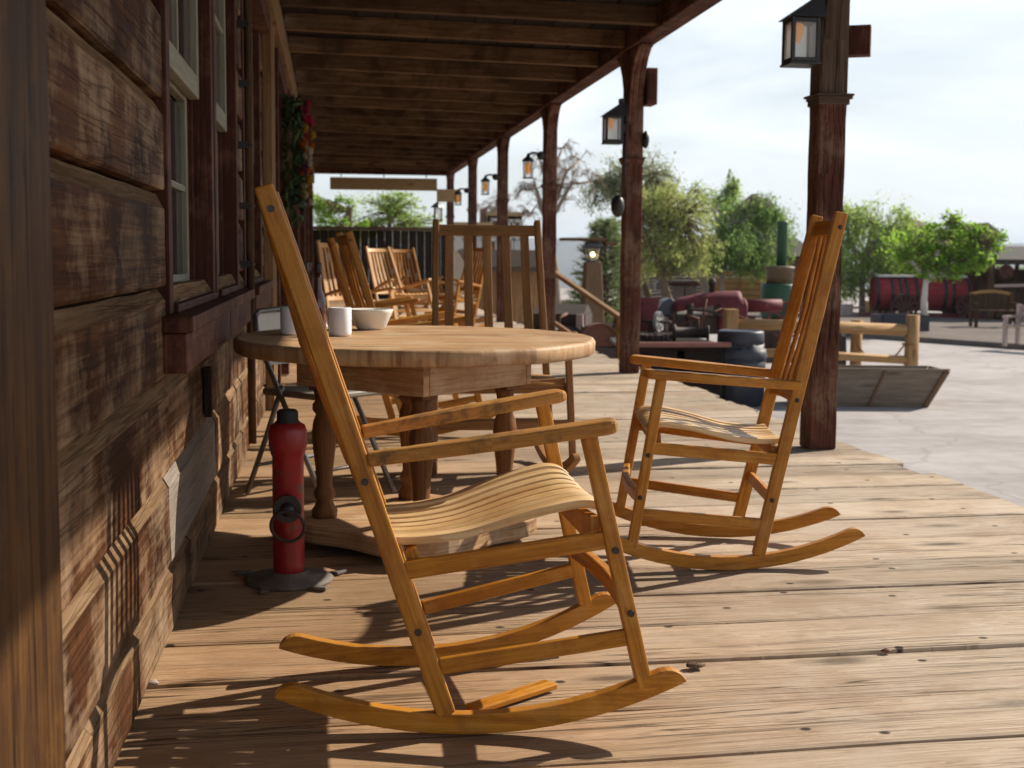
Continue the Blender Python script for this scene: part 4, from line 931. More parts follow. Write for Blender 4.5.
q = MB(); P = [(.27 * math.cos(R_(a)), .27 * math.sin(R_(a))) for a in range(0, 181, 10)]; q.prism(P, -.03, .03); q.build('guard_plate', M['rust'], r); q = MB(); q.sweep([(.275 * math.cos(R_(a)), 0, .275 * math.sin(R_(a))) for a in range(0, 181, 10)], .14, .02, (0, 1, 0)); q.build('rim', M['rust'], r)
q = MB(); q.tube([(.12, -.1, .10), (.26, -.16, -.02), (.30, -.16, -.10)], .022, 8); q.tube([(.12, -.1, .10), (.36, -.1, .10)], .018, 8); q.build('crank', M['copper'], r)
q = MB(); q.box((0, .2, -.1), (.95, .5, .16)); q.tube([(-.45, .1, .02), (.5, .1, .0)], .03, 8); q.build('base', M['darkrust'], r)
for (u, v, yy, kind, lb) in ((655, 343, 16.8, 0, 'dark iron gear lying on the platform edge below the spoked wheel'), (690, 342, 16.7, 1, 'dark iron cylinder with a flange on the platform below the red hood'), (615, 340, 17.2, 2, 'bent rusty iron bracket on the platform left of the second post'), (566, 338, 17.0, 1, 'dark iron drum on the platform below the black ore box')):
    p = at(u, v, yy); r = empty('scrap_iron', (p.x, p.y, -.11), rnd0.uniform(0, 3), lb, 'scrap iron', 'scrap iron on the platform'); q = MB()
    if kind == 0:
        spoked(q, (0, 0, .05), .20, .07, 5, 2, .2, .2, .05)
        for i in range(18): a_ = i * math.pi / 9; q.box((.21 * math.cos(a_), .21 * math.sin(a_), .05), (.04, .03, .07), 0, 2, Matrix.Rotation(a_, 3, 'Z'))
        q.build('gear_body', M['darkrust'], r)
    elif kind == 1:
        q.lathe([(.10, -.25), (.10, -.22), (.07, -.21), (.07, .18), (.11, .19), (.11, .23)], (0, 0, .11), 18, axis=0); q.build('drum', M['darkrust'], r); q = MB(); q.tube([(-.1, 0, .16), (-.1, 0, .30), (.05, .1, .34)], .022, 8); q.build('pipe', M['rust'], r)
    else:
        q.sweep([(-.3, 0, .02), (-.1, 0, .04), (.0, 0, .18), (.02, 0, .32)], .10, .03, (0, 1, 0)); q.build('bracket', M['rust'], r)
# red panel + spoked wheel
p = at(646, 320, 19.0); r = empty('red_panel', (p.x, p.y, -.1), 0, 'upright rusty red iron panel just right of the second porch post', 'panel'); q = MB(); q.hexa([(-.12, -.02, -.05), (.10, -.02, -.05), (.10, .02, -.05), (-.12, .02, -.05), (-.12, -.02, .50), (.20, -.02, .48), (.20, .02, .48), (-.12, .02, .50)]); q.build('plate', M['machinered'], r, bevel=.004)
q = MB(); [q.tube([(-.05, -.04, i * .2), (-.05, .05, i * .2)], .02, 6) for i in range(3)]; q.build('stud', M['darkrust'], r)
p = at(658, 330, 18.6); r = empty('flywheel', (p.x, p.y, .05), R_(55), 'small grey spoked wheel beside the red engine hood', 'wheel'); q = MB(); spoked(q, (0, 0, 0), .15, .05, 6, 1); q.build('wheel_rim', M['copper'], r)
q = MB(); q.tube([(0, -.2, 0), (0, .25, 0)], .02, 8); q.box((0, .1, -.1), (.08, .1, .2)); q.build('axle_stand', M['darkrust'], r)
p = at(664, 308, 19.4); r = empty('grey_hood', (p.x, p.y, .0), 0, 'sloped blue grey metal cowl left of the red engine hood', 'cowl'); q = MB(); q.prism([(-.22, .1), (.16, .1), (.16, .30), (.06, .38), (-.05, .33)], -.2, .2); q.build('cowl_shell', M['hooddk'], r, bevel=.02); q = MB(); q.bar((-.3, -.24, .12), (.3, -.24, .02), .04, .04); q.box((.02, -.2, -.06), (.12, .14, .14)); q.tube([(-.1, -.1, .1), (-.1, -.1, -.1)], .03); q.build('linkage', M['pinkbench'], r)
# red engine
p = at(716, 343, 19.2); r = empty('old_tractor', (p.x, p.y, -.12), R_(-6), 'faded red antique tractor with rounded hood and radiator shroud', 'tractor')
q = MB(); n = 14; pts = []; q0 = len(q.v)
for i in range(n + 1):
    f = i / n; x = -.68 + 1.02 * f; top = .48 + .13 * math.sin(min(1, f * 1.15) * math.pi / 2); hwid = .20 + .06 * f
    for j in range(9):
        a = math.pi * j / 8; q.v.append((x, -hwid * math.cos(a), top - .20 + .20 * math.sin(a) * (1 if f > .02 else .8)))
for i in range(n):
    for j in range(8): q.face((q0 + i * 9 + j, q0 + i * 9 + 9 + j, q0 + i * 9 + 10 + j, q0 + i * 9 + 1 + j), ((0, 0), (1, 0), (1, 1), (0, 1)), 0, True)
q.face(tuple(q0 + j for j in range(9)), [(0, 0)] * 9); q.face(tuple(q0 + n * 9 + j for j in reversed(range(9))), [(0, 0)] * 9); q.build('hood', M['machinered'], r)
q = MB(); P = [(.24 * math.cos(R_(a)) , .34 + .17 * math.sin(R_(a))) for a in range(0, 181, 12)]; P = [(-.25, .0)] + [(.25 * -math.cos(R_(a)), .34 + .17 * math.sin(R_(a))) for a in range(0, 181, 12)] + [(.25, .0)]
q.prism(P, -.02, .42, lambda a_, y_, b_: (y_, a_ - .04, b_)); q.build('radiator_shroud', M['machinered'], r, bevel=.03, seg=3)
q = MB(); q.tube([(.4, .05, .38), (1.0, .05, .39)], .10, 14); q.build('boiler_tube', M['machinered'], r)
q = MB(); q.lathe([(.045, .5), (.045, .70), (.06, .70), (.06, .76), (.03, .80)], (-.08, 0, 0), 12); q.build('filler_pipe', M['darkrust'], r)
q = MB(); q.box((-.1, 0, .10), (1.3, .42, .28)); q.box((.5, 0, .04), (1.0, .3, .12)); q.tube([(-.5, -.28, .34), (-.1, -.34, .30), (.12, -.36, .18), (.16, -.36, .0)], .022, 8); q.tube([(-.45, -.24, .42), (-.45, -.24, .0)], .05, 8); q.build('engine_block', M['darkrust'], r, bevel=.01)
for (a_, b_) in (((-.62, -.30, .10), (.05, -.30, .36)), ((-.30, -.32, .05), (-.22, -.32, .50)), ((.10, -.34, .30), (.62, -.30, .12)), ((-.7, -.25, .30), (-.7, -.25, -.0))):
    q = MB(); q.tube([a_, b_], .018, 6); q.build('rod', M['rust'], r)
# green vertical boiler
p = at(778, 330, 23.0); r = empty('vertical_boiler', (p.x, p.y, STZ), 0, 'green vertical steam boiler with a tall stack behind the right chair', 'boiler')
S = 23.4 / 1300; zt = lambda v: 1 - (v - 257.6) * S - STZ
q = MB(); q.lathe([(18 * S, zt(318)), (18.5 * S, zt(317)), (18.5 * S, zt(286)), (17 * S, zt(284))], (0, 0, 0), 28); q.build('boiler_drum', M['green'], r)
q = MB(); q.lathe([(13.5 * S, zt(286)), (13 * S, zt(270)), (15 * S, zt(269.5)), (15 * S, zt(267)), (12 * S, zt(266))], (0, 0, 0), 24); q.build('collar', M['brass'], r)
q = MB(); q.lathe([(5.4 * S, zt(267)), (5.2 * S, zt(224)), (5.8 * S, zt(223)), (5.8 * S, zt(221)), (4.4 * S, zt(221)), (4.4 * S, zt(226))], (1.5 * S, 0, 0), 20); q.build('smoke_stack', M['green'], r)
q = MB(); q.lathe([(14 * S, 0), (14 * S, zt(330)), (17 * S, zt(318))], (0, 0, 0), 20); q.box((0, 0, .06), (1.0, .8, .12)); q.build('firebox', M['darkrust'], r)
q = MB(); spoked(q, (-2 * S, -.5, zt(320)), .33, .07, 6, 1); q.build('flywheel', M['machinered'], r)

# ------------------------------------------------------------------ bin, trough, rail fence
p = gr(745, 407, STZ); p.y += .2; k = p.y * .985 + .137 * p.x; S = k / 1300
r = empty('trash_bin', (p.x, p.y + .05, STZ), 0, 'dark navy round trash bin with a shiny bag folded over its rim', 'trash bin')
q = MB(); q.lathe([(23 * S, 0), (25 * S, .02), (25.5 * S, 40 * S), (26 * S, 50 * S)], (0, 0, 0), 32); q.build('bin_body', M['binblue'], r)
q = MB(); random.seed(4); b0 = len(q.v); q.lathe([(25.8 * S, 46 * S), (26.6 * S, 50 * S), (26.8 * S, 53 * S), (25.6 * S, 56.5 * S), (23.9 * S, 58 * S), (23.8 * S, 62 * S)], (0, 0, 0), 40); q.jitter(.012); q.build('bag_fold', M['binbag'], r)
q = MB(); q.lathe([(23.6 * S, 58 * S), (23.2 * S, 73.5 * S), (22.6 * S, 75 * S), (20 * S, 76 * S), (19 * S, 75 * S), (.01, 75.5 * S)], (0, 0, 0), 36); q.build('lid', M['binblue'], r)
p = gr(880, 407, STZ); k = p.y * .985 + .137 * p.x; S = k / 1300
r = empty('wooden_trough', (p.x, p.y, STZ), R_(-7.5), 'grey weathered wooden trough with slanting end on the street', 'trough')
Lb, Lt, Rb, Rt, H = -84 * S, -96 * S, 45 * S, 64 * S, 38 * S; Wd = .55
q = MB(); t = .035
q.hexa([(Lb, 0, 0), (Lb, t, 0), (Lt, t - .10, H), (Lt, -.10, H), (Rb, 0, 0), (Rb, t, 0), (Rt, t - .10, H), (Rt, -.10, H)]); q.hexa([(Lb, Wd, 0), (Lb, Wd + t, 0), (Lt, Wd + t + .10, H), (Lt, Wd + .10, H), (Rb, Wd, 0), (Rb, Wd + t, 0), (Rt, Wd + t + .10, H), (Rt, Wd + .10, H)])
q.hexa([(Rb, 0.03, 0), (Rb + t, .03, 0), (Rt + t, -.06, H), (Rt, -.06, H), (Rb, Wd, 0), (Rb + t, Wd, 0), (Rt + t, Wd + .09, H), (Rt, Wd + .09, H)]); q.hexa([(Lb, 0.03, 0), (Lb + t, .03, 0), (Lt + t, -.06, H), (Lt, -.06, H), (Lb, Wd, 0), (Lb + t, Wd, 0), (Lt + t, Wd + .09, H), (Lt, Wd + .09, H)])
q.box(((Lb + Rb) / 2, Wd / 2, .03), (Rb - Lb, Wd, .03)); q.build('trough_boards', M['troughwood'], r, bevel=.004)
q = MB(); q.bar((-12 * S, -.015, .01), (2 * S, -.115, H),   .02, .03, (1, 0, 0)); q.build('batten', M['shed'], r); q = MB(); q.bar((Rb + .0, -.02, .0), (Rt + .0, -.12, H), .06, .03, (0, 1, 0)); q.build('batten', M['shed'], r); q = MB(); q.box(((Lt + Rt) / 2, -.105, H + .012), (Rt - Lt + .06, .05, .024)); q.build('rim_board', M['troughwood'], r, bevel=.003)
# log rail
p = gr(910, 390, STZ); YR = p.y
r = empty('log_rail', (p.x, YR, STZ), 0, 'peeled log hitching rail behind the trough and the bin', 'hitching rail'); o_ = V((p.x, YR, STZ))
def lg(u, v, y=YR): return at(u, v, y) - o_
q = MB(); a = lg(910, 315); q.tube([(0, 0, -.02), (0, 0, a.z)], [.105, .10], 14); q.build('post', M['log'], r)
q = MB(); a = lg(731, 309); q.box((a.x, 0, a.z / 2), (.18, .18, a.z), 0, 2); q.build('post', M['log'], r, bevel=.015)
a = lg(857, 320, YR + .5); q = MB(); q.tube([(a.x, .5, 0), (a.x, .5, a.z)], .085, 12); q.build('post', M['log'], r)
q = MB(); q.tube([lg(733, 324), lg(800, 325.5), lg(905, 330)], [.075, .08, .085], 12); q.build('rail', M['log'], r); q = MB(); q.tube([lg(730, 351), lg(820, 355), lg(906, 360)], .06, 12); q.build('rail', M['log'], r)
q = MB(); q.tube([lg(906, 343), lg(898, 353), lg(893, 358)], .012, 6); q.build('rope', M['rush'], r); q = MB(); q.tube([lg(866, 357, YR + .4), lg(858, 345, YR + .4)], .012, 6); q.build('rope', M['rush'], r); q = MB(); q.torus(lg(910, 344), .11, .012, (0, 0, 1)); q.build('rope', M['rush'], r)
p = gr(842, 372, STZ); p = at(841, 350, 18.6); r = empty('cart_wheel', (p.x, p.y, STZ + .42), R_(75), 'dark wagon wheel standing at the post beside the log rail', 'wheel'); q = MB(); spoked(q, (0, 0, 0), .42, .06, 10, 1); q.build('wheel_rim', M['darkrust'], r)

# ------------------------------------------------------------------ across the street
p = gr(906, 336, STZ); S = (p.y * .985 + .137 * p.x) / 1300
r = empty('planter_box', (p.x, p.y + .4, STZ), R_(-8), 'dark navy square planter box holding the white-trunked tree', 'planter'); q = MB(); W = 47 * S
for sx in (-1, 1): q.box((sx * W / 2, 0, 10.5 * S), (.06, W * .8, 21 * S)); q.box((0, sx * W * .4, 10.5 * S), (W - .062, .06, 21 * S))
q.build('sides', M['navyplanter'], r, bevel=.01); q = MB(); q.box((0, 0, 9 * S), (W - .08, W * .72, 17 * S)); q.build('soil', M['bark'], r)
PLANT = V(r.location)
# red water wagon
p = gr(928, 320, STZ); S = (p.y * .985 + .137 * p.x) / 1300
r = empty('water_wagon', (p.x, p.y, STZ), R_(-10), 'faded red barrel water wagon on spoked wheels under the trees', 'wagon')
L0, L1, zc, RR = -56 * S, 38 * S, 26 * S, 17 * S
q = MB(); n = 20
for i in range(n):
    a0, a1 = 2 * math.pi * i / n, 2 * math.pi * (i + .96) / n
    P = []
    for x in (L0, L1):
        for (rr, a) in ((RR - .04, a0), (RR, a0), (RR, a1), (RR - .04, a1)): P.append((x, rr * math.cos(a), zc + rr * math.sin(a)))
    q.hexa(P)
q.lathe([(RR - .02, L0 + .05), (RR - .02, L0 + .06)], (0, 0, zc), 24, axis=0); q.lathe([(RR - .02, L1 - .06), (RR - .02, L1 - .05)], (0, 0, zc), 24, axis=0); q.build('tank', M['redtank'], r)
for u in (-54, -40, -32, -26, -16, 12, 20, 35): q = MB(); q.lathe([(RR + .004, -.05), (RR + .012, -.05), (RR + .012, .05), (RR + .004, .05)], (u * S, 0, zc), 28, axis=0, cap=False); q.build('hoop', M['black'], r)
q = MB(); q.box(((L0 + L1) / 2, 0, zc + RR + .03), (L1 - L0 - .2, .5, .06)); q.build('top_plank', M['whitetrim'], r)
q = MB(); [q.box(((L0 + L1) / 2, sy * .42, 13 * S - .28), (L1 - L0 + 1.0, .14, .16)) for sy in (-1, 1)]; q.build('chassis', M['machinered'], r)
q = MB()
for (x, rr) in ((-31 * S, 13.5 * S), (33 * S, 13.5 * S)):
    for sy in (-1, 1): q_ = MB(); spoked(q_, (x, sy * .80, rr), rr, .10, 12, 1, .20, .15, .075); q_.build('wheel', M['wheelred'], r)
    q.tube([(x, -.85, rr), (x, .85, rr)], .06, 8)
q.build('axle', M['darkrust'], r)
p = gr(876, 316, STZ); r = empty('straw_crate', (p.x, p.y, STZ), R_(-5), 'straw coloured crate in front of the wagon rear wheel', 'crate'); q = MB(); S = p.y / 1300
for i in range(4): q.box((0, -.3, (1.8 + i * 4) * S), (20 * S, .04, 3.5 * S), 0, 0); q.box((0, .3, (1.8 + i * 4) * S), (20 * S, .04, 3.5 * S), 0, 0)
for sx in (-1, 1): q.box((sx * 9.8 * S, 0, 8 * S), (.05, .56, 15.5 * S), 0, 2)
q.build('slats', M['signwood'], r)
def bench(name, label, c, rz, W, m, slat=False):
    r = empty(name, c, rz, label, 'bench')
    for sx in (-1, 1):
        for (nm_, c_, d_, ax_) in (('leg', (sx * (W / 2 - .06), -.22, .30), (.08, .08, .60), 2), ('leg', (sx * (W / 2 - .06), .24, .44), (.08, .08, .88), 2), ('armrest', (sx * (W / 2 - .06), -.02, .625), (.085, .56, .05), 1)):
            q = MB(); q.box(c_, d_, 0, ax_); q.build(nm_, M[m], r, bevel=.006)
    q = MB(); [q.box((0, -.22 + i * .13, .44), (W, .115, .035), 0, 0) for i in range(4)]; q.build('seat', M[m], r, bevel=.004)
    q = MB()
    if slat:
        n = 13
        for i in range(n):
            f = (i + .5) / n * 2 - 1; q.box((f * (W / 2 - .12), .26, .64 + .03 * (1 - f * f)), (.05, .03, .34 + .06 * (1 - f * f)), 0, 2)
        q.build('back_slats', M[m], r); q = MB(); q.sweep([((i / 6 - 1) * (W / 2 - .02), .26, .84 + .09 * (1 - (i / 6 - 1) ** 2)) for i in range(13)], .06, .08, (0, 1, 0)); q.build('crest_rail', M['goldwood'], r, bevel=.005)
    else:
        [q.box((0, .275, .54 + i * .13), (W, .035, .115), 0, 0) for i in range(3)]; q.build('backrest', M[m], r, bevel=.004)
    return r
p = gr(993, 327, STZ + .12); bench('slatted_bench', 'dark slatted bench with a curved golden crest rail by the shed', (p.x, p.y, STZ + .12), R_(-10), 1.15, 'shadedshed', True)  # bench boards coloured dark for the shade it stands in
p = gr(1018, 346, STZ + .12); bench('plank_bench', 'bleached pinkish plank bench at the right edge of the photo', (p.x + .5, p.y, STZ + .08), R_(-62), 1.5, 'pinkbench')
# open shed on the right
p = gr(990, 322, STZ + .12); YS = p.y + 2.2; S = (YS * .985 + .137 * p.x * 1.05) / 1300; a = at(975, 300, YS); X0 = a.x
r = empty('open_shed', (X0, YS, STZ + .12), R_(-8), 'open brown shed with a shingled roof at the right edge', 'shed'); zt = lambda v: 1 - (v + 2 - 260) * S - STZ - .12
q = MB(); q.hexa([(-.15, -1.2, zt(263)), (6, -1.2, zt(263)), (6, -1.2, zt(258)), (-.15, -1.2, zt(258)), (.3, 2.6, zt(248)), (6, 2.6, zt(248)), (6, 2.6, zt(244)), (.3, 2.6, zt(244))]); q.build('roof', M['shingle'], r)
for x in (.1, 1.6, 3.2, 4.8): q = MB(); q.box((x, -.95, zt(263) / 2), (.16, .16, zt(263)), 0, 2); q.build('post', M['shadedshed'], r)
q = MB()
for i in range(30): q.box((-.0 + i * .2, 1.2 + random.uniform(-.02, .02), zt(283) / 2), (.19, .05, zt(283)), 0, 2)
for i in range(14): q.box((1.7 + i * .3, 1.25, zt(272)), (.12, .05, .7), 0, 2)
q.box((3, 2.4, zt(275) / 2), (6.2, .06, zt(262)), 0, 0); q.build('plank_wall', M['shadedshed'], r)
q = MB(); q.bar((1.1, -.9, zt(283)), (2.1, -.9, zt(268)), .10, .08); q.bar((0.1, -.9, zt(284)), (1.1, -.9, zt(283)), .08, .08); q.build('brace', M['pinkbench'], r)
p = at(1006, 272, YS - 1.6); r = empty('barrel_sign', (p.x, p.y, p.z), R_(-10), 'round dark wooden disc hanging under the shed roof', 'sign'); q = MB(); q.lathe([(7 * S, -.06), (7.4 * S, 0), (7 * S, .06)], (0, 0, 0), 24, axis=1); q.build('disc', M['trimred'], r); q = MB(); q.tube([(0, 0, 7 * S), (0, 0, 10 * S)], .015, 6); q.build('hanger', M['black'], r)
# house behind the trees
YB = 46.0; S = 47.2 / 1300; a = at(640, 262, YB); b = at(800, 262, YB)
r = empty('wooden_house', (a.x, YB, STZ), R_(-4), 'low brown wooden house behind the olive trees', 'house'); zt = lambda v: 1 - (v - 257.5) * S - STZ; W = b.x - a.x
q = MB(); n = 16
for i in range(n): q.box((W / 2, 0, (i + .5) * zt(258) / n), (W, .12, zt(258) / n - .012), 0, 0)
for sx in (0, 1): q.box((sx * W, 2.5, zt(258) / 2), (.12, 5, zt(258)), 0, 1)
q.build('wall', M['shed'], r)
q = MB(); q.hexa([(-.4, -.9, zt(258)), (W + .4, -.9, zt(258)), (W + .4, -.9, zt(256)), (-.4, -.9, zt(256)), (-.4, 2.6, zt(238)), (W + .4, 2.6, zt(238)), (W + .4, 2.6, zt(236)), (-.4, 2.6, zt(236))]); q.hexa([(-.4, 6, zt(258)), (W + .4, 6, zt(258)), (W + .4, 6, zt(256)), (-.4, 6, zt(256)), (-.4, 2.6, zt(238)), (W + .4, 2.6, zt(238)), (W + .4, 2.6, zt(236)), (-.4, 2.6, zt(236))]); q.build('roof', M['shingle'], r)
def hx(u, v): p_ = at(u, v, YB); return p_.x - a.x, p_.z - STZ
x0, z0 = hx(672, 286); x1, z1 = hx(694, 312)
q = MB(); q.box(((x0 + x1) / 2, -.09, (z0 + z1) / 2 - .3), (x1 - x0, .06, z0 - z1 + .6), 0, 2); dd = q.build('door', M['troughwood'], r); q = MB(); q.box(((x0 + x1) / 2, -.13, (z0 + z1) / 2 - .3), (.05, .03, z0 - z1 + .55), 0, 2); q.box(((x0 + x1) / 2, -.11, z0 + .06), (x1 - x0 + .3, .1, .12), 0, 0); q.build('door_trim', M['trimred'], dd)
x0, z0 = hx(654, 281); x1, z1 = hx(661, 291); q = MB(); q.box(((x0 + x1) / 2, -.075, (z0 + z1) / 2), (x1 - x0, .05, z0 - z1)); ww = q.build('window', M['whitetrim'], r); q = MB(); q.box(((x0 + x1) / 2, -.105, (z0 + z1) / 2), (x1 - x0 - .08, .02, z0 - z1 - .08)); q.build('pane', M['steelgrey'], ww)
x0, z0 = hx(738, 286); x1, z1 = hx(752, 300); q = MB(); q.box(((x0 + x1) / 2, -.075, (z0 + z1) / 2), (x1 - x0, .05, z0 - z1)); ww = q.build('window', M['goldwood'], r); q = MB(); q.box(((x0 + x1) / 2, -.105, (z0 + z1) / 2), (x1 - x0 - .2, .02, z0 - z1 - .2)); q.build('pane', M['pane'], ww)
q = MB(); z_ = 0
for i in range(7): q.box((hx(717, 300)[0] + random.uniform(-.1, .1), -2.2, .1 + i * .2), (2.2, .5, .17), 0, 0); q.box((hx(745, 300)[0] + random.uniform(-.1, .1), -2.4, .1 + i * .2), (1.9, .5, .17), 0, 0)
o = q.build('lumber_stack', M['goldwood'], None); o.location = (a.x, YB, STZ); tag(o, 'stacked golden boards in front of the brown house', 'lumber')
# cream store on the left, far down the street
YF = 48.0; a = at(463, 262, YF); S = 48 / 1300; r = empty('cream_store', (a.x, YF, STZ), 0, 'cream false-front store with white posts seen between the porch posts', 'store'); zt = lambda v: 1 - (v - 255.5) * S - STZ
def sx_(u): return at(u, 240, YF).x - a.x
q = MB(); q.box(((sx_(455) + sx_(525)) / 2, 1.5, zt(228) / 2), (sx_(525) - sx_(455), 3, zt(228)), 0, 0); q.box(((sx_(488) + sx_(522)) / 2, .4, (zt(226) + zt(214)) / 2), (sx_(522) - sx_(488), .5, zt(214) - zt(226)), 0, 0); q.build('wall', M['store'], r)
q = MB(); q.box(((sx_(488) + sx_(523)) / 2, .08, zt(214.5)), (sx_(524) - sx_(487), .9, .14)); q.box(((sx_(455) + sx_(487)) / 2, -.3, zt(225)), (sx_(488) - sx_(450), 1.2, .12)); q.build('cornice', M['signwood'], r)
q = MB()
for u in (490, 520): q.box((sx_(u), .1, (zt(215) + zt(262)) / 2), (.16, .12, zt(215) - zt(262)), 0, 2)
q.box(((sx_(488) + sx_(522)) / 2, .1, zt(217.5)), (sx_(522) - sx_(488), .12, .16)); q.build('dark_frame', M['trimred'], r)
for u0, u1, v0, v1 in ((454, 462, 239, 250), (475, 480, 239, 251), (487, 496, 240, 252), (505, 512, 239, 252), (515, 519, 239, 252), (491, 498, 220, 232), (509, 513, 221, 232), (514, 520, 221, 232)):
    q = MB(); x0, x1, z0, z1 = sx_(u0), sx_(u1), zt(v1), zt(v0); t = .07
    for x in (x0, x1): q.box((x, -.08, (z0 + z1) / 2), (t, .08, z1 - z0), 0, 2)
    q.box(((x0 + x1) / 2, -.08, z1), (x1 - x0 + t, .08, t * 1.5)); q.box(((x0 + x1) / 2, -.08, z0), (x1 - x0 + t, .08, t)); ww = q.build('window', M['whitetrim'], r); q = MB(); q.box(((x0 + x1) / 2, -.05, (z0 + z1) / 2), (x1 - x0 - t, .03, z1 - z0 - t)); q.build('pane', M['whitetrim' if u0 in (454, 475, 515) else 'shed'], ww)
q = MB(); q.box(((sx_(482) + sx_(488)) / 2, .6, zt(218)), (sx_(488) - sx_(482), .5, zt(210) - zt(228)), 0, 2); q.build('chimney', M['brick'], r, bevel=.01)
YL = 34.0; a = at(470, 262, YL); b = at(548, 262, YL); r = empty('low_shed', (a.x, YL, STZ), 0, 'low dark-roofed lean-to beyond the far end of the porch', 'shed'); S = YL / 1300; zt = lambda v: 1 - (v - 256) * S - STZ; W = b.x - a.x
q = MB(); q.hexa([(-.1, -.5, zt(269)), (W, -.5, zt(269)), (W, -.5, zt(267)), (-.1, -.5, zt(267)), (-.1, 2.2, zt(252)), (W, 2.2, zt(252)), (W, 2.2, zt(250)), (-.1, 2.2, zt(250))]); q.build('roof', M['darkwall'], r); q = MB(); q.box((W / 2, -.52, zt(269.5)), (W, .08, .12), 0, 0); q.build('fascia', M['postgrey'], r)
q = MB(); [q.box((i * .21 + .1, 0.1, zt(269) / 2), (.2, .05, zt(269)), 0, 2) for i in range(int(W / .21))]; q.build('wall', M['brownchair'], r)
random.seed(21); q = MB()
for i in range(70): q.ball((random.uniform(0, 1), random.uniform(0, 4), 0), random.uniform(.05, .14), 7, 5, 0, (1.3, 1, .7)); 
q.jitter(.02); o = q.build('rubble', M['darkrust']); o.location = (2.95, 21.5, STZ + .5); o.rotation_euler = (0, 0, 0); tag(o, 'heap of dark rocks beside the far porch edge', 'rocks', kind='stuff')
q = MB(); q.prism([(-.1, 0), (1.2, 0), (1.0, .45), (.0, .5)], 0, 4.5); o = q.build('rock_ledge', M['darkrust']); o.location = (2.95, 21.2, STZ); tag(o, 'low dark earth ledge under the rocks beside the porch', 'ledge', kind='structure')
# lantern and things right of the far chairs
a = at(438, 214, 31.5); r = empty('far_lantern', (a.x, a.y, a.z), 0, 'far black lantern above the dark plank wall', 'lantern'); q = MB(); W = .16
for sx in (-1, 1):
    for sy in (-1, 1): q.box((sx * W / 2, sy * W / 2, .0), (.03, .03, .3))
q.lathe([(.19, .15), (.12, .22), (.02, .30)], (0, 0, 0), 4, sm=False); q.box((0, 0, -.16), (.22, .22, .03)); q.build('frame', M['black'], r); q = MB(); q.lathe([(.08, -.14), (.08, .14)], (0, 0, 0), 8); q.build('glass', M['frost'], r); q = MB(); q.tube([(0, 0, -.16), (0, 0, -1.1)], .03, 6); q.build('stem', M['black'], r)
# far car and picket fence glimpsed beyond the wagon
p = gr(840, 312, STZ); r = empty('parked_car', (p.x, p.y + 6, STZ), R_(-12), 'pale teal car parked beyond the log rail, seen under the willow', 'car'); q = MB(); q.prism([(-2, .3), (-2, .8), (-1.2, .95), (-.7, 1.4), (.7, 1.42), (1.3, 1.0), (2.1, .9), (2.15, .35)], -.8, .8); q.build('body', M['tealcar'], r, bevel=.08, seg=3)
q = MB(); q.prism([(-1.0, .98), (-.65, 1.33), (.62, 1.34), (1.1, 1.0)], -.82, .82); q.build('windows', M['pane'], r)
for x in (-1.25, 1.3):
    for sy in (-1, 1): q = MB(); q.lathe([(.2, -.1), (.32, -.1), (.32, .1), (.2, .1)], (x, sy * .75, .32), 18, axis=1); q.build('wheel', M['plastic_dk'], r)
p0, p1 = gr(832, 320, STZ), gr(862, 319, STZ); r = empty('picket_fence', (p0.x, p0.y, STZ), 0, 'low grey white picket fence in front of the teal car', 'fence'); q = MB(); dv = p1 - p0; n = 13; nrm = dv.normalized()
for i in range(n):
    c = dv * (i / (n - 1)) - nrm * .5; q.box((c.x, c.y, .24), (.08, .03, .48), 0, 2); 
q.bar((-.6, 0, .16), dv + nrm * .1 + V((0, 0, .16)), .04, .07); q.bar((-.6, 0, .36), dv + nrm * .1 + V((0, 0, .36)), .04, .07); q.build('pickets', M['pinkbench'], r)
# gable far behind the planter tree
YG = 62; a, b = at(948, 236, YG), at(992, 236, YG); S = 64 / 1300; r = empty('gabled_house', (a.x, YG, STZ), R_(-10), 'grey gabled roof house rising behind the bright planter tree', 'house'); W = b.x - a.x; zt = lambda v: 1 - (v - 259) * S - STZ
q = MB(); q.box((W / 2, 1.5, zt(240) / 2), (W, 3, zt(240))); q.build('wall', M['shed'], r); q = MB(); q.prism([(-.5, zt(242)), (W + .5, zt(238)), (W * .75, zt(222)), (W * .2, zt(228))], -.6, 4); q.build('roof', M['troughwood'], r)

# ------------------------------------------------------------------ trees
def limb(mb, p, d, L, r0, depth, rnd, tips, droop=0.0, kids=3, spread=.7, mi=0):
    n = 5; pts = [V(p)]; dv = V(d).normalized(); seg = L / n
    for i in range(n):
        dv = (dv + V((rnd.gauss(0, .16), rnd.gauss(0, .16), rnd.gauss(0, .10) - droop * .2))).normalized(); pts.append(pts[-1] + dv * seg)
    rad = [r0 * (1 - .55 * i / n) for i in range(n + 1)]; mb.tube(pts, rad, 7 if depth > 1 else 5, mi, True, False)
    if depth == 0: tips.append((pts[-3], pts[-1], dv)); return
    for k in range(kids):
        i = rnd.choice((2, 3, 4, 5)) if k else 5; a = rnd.uniform(0, 6.283); o = dv.orthogonal().normalized(); o = Matrix.Rotation(a, 3, dv) @ o
        limb(mb, pts[i], (dv * (1 - spread * .5) + o * spread + V((0, 0, .15 - droop))).normalized(), L * rnd.uniform(.55, .75), rad[i] * .62, depth - 1, rnd, tips, droop, kids, spread, mi)
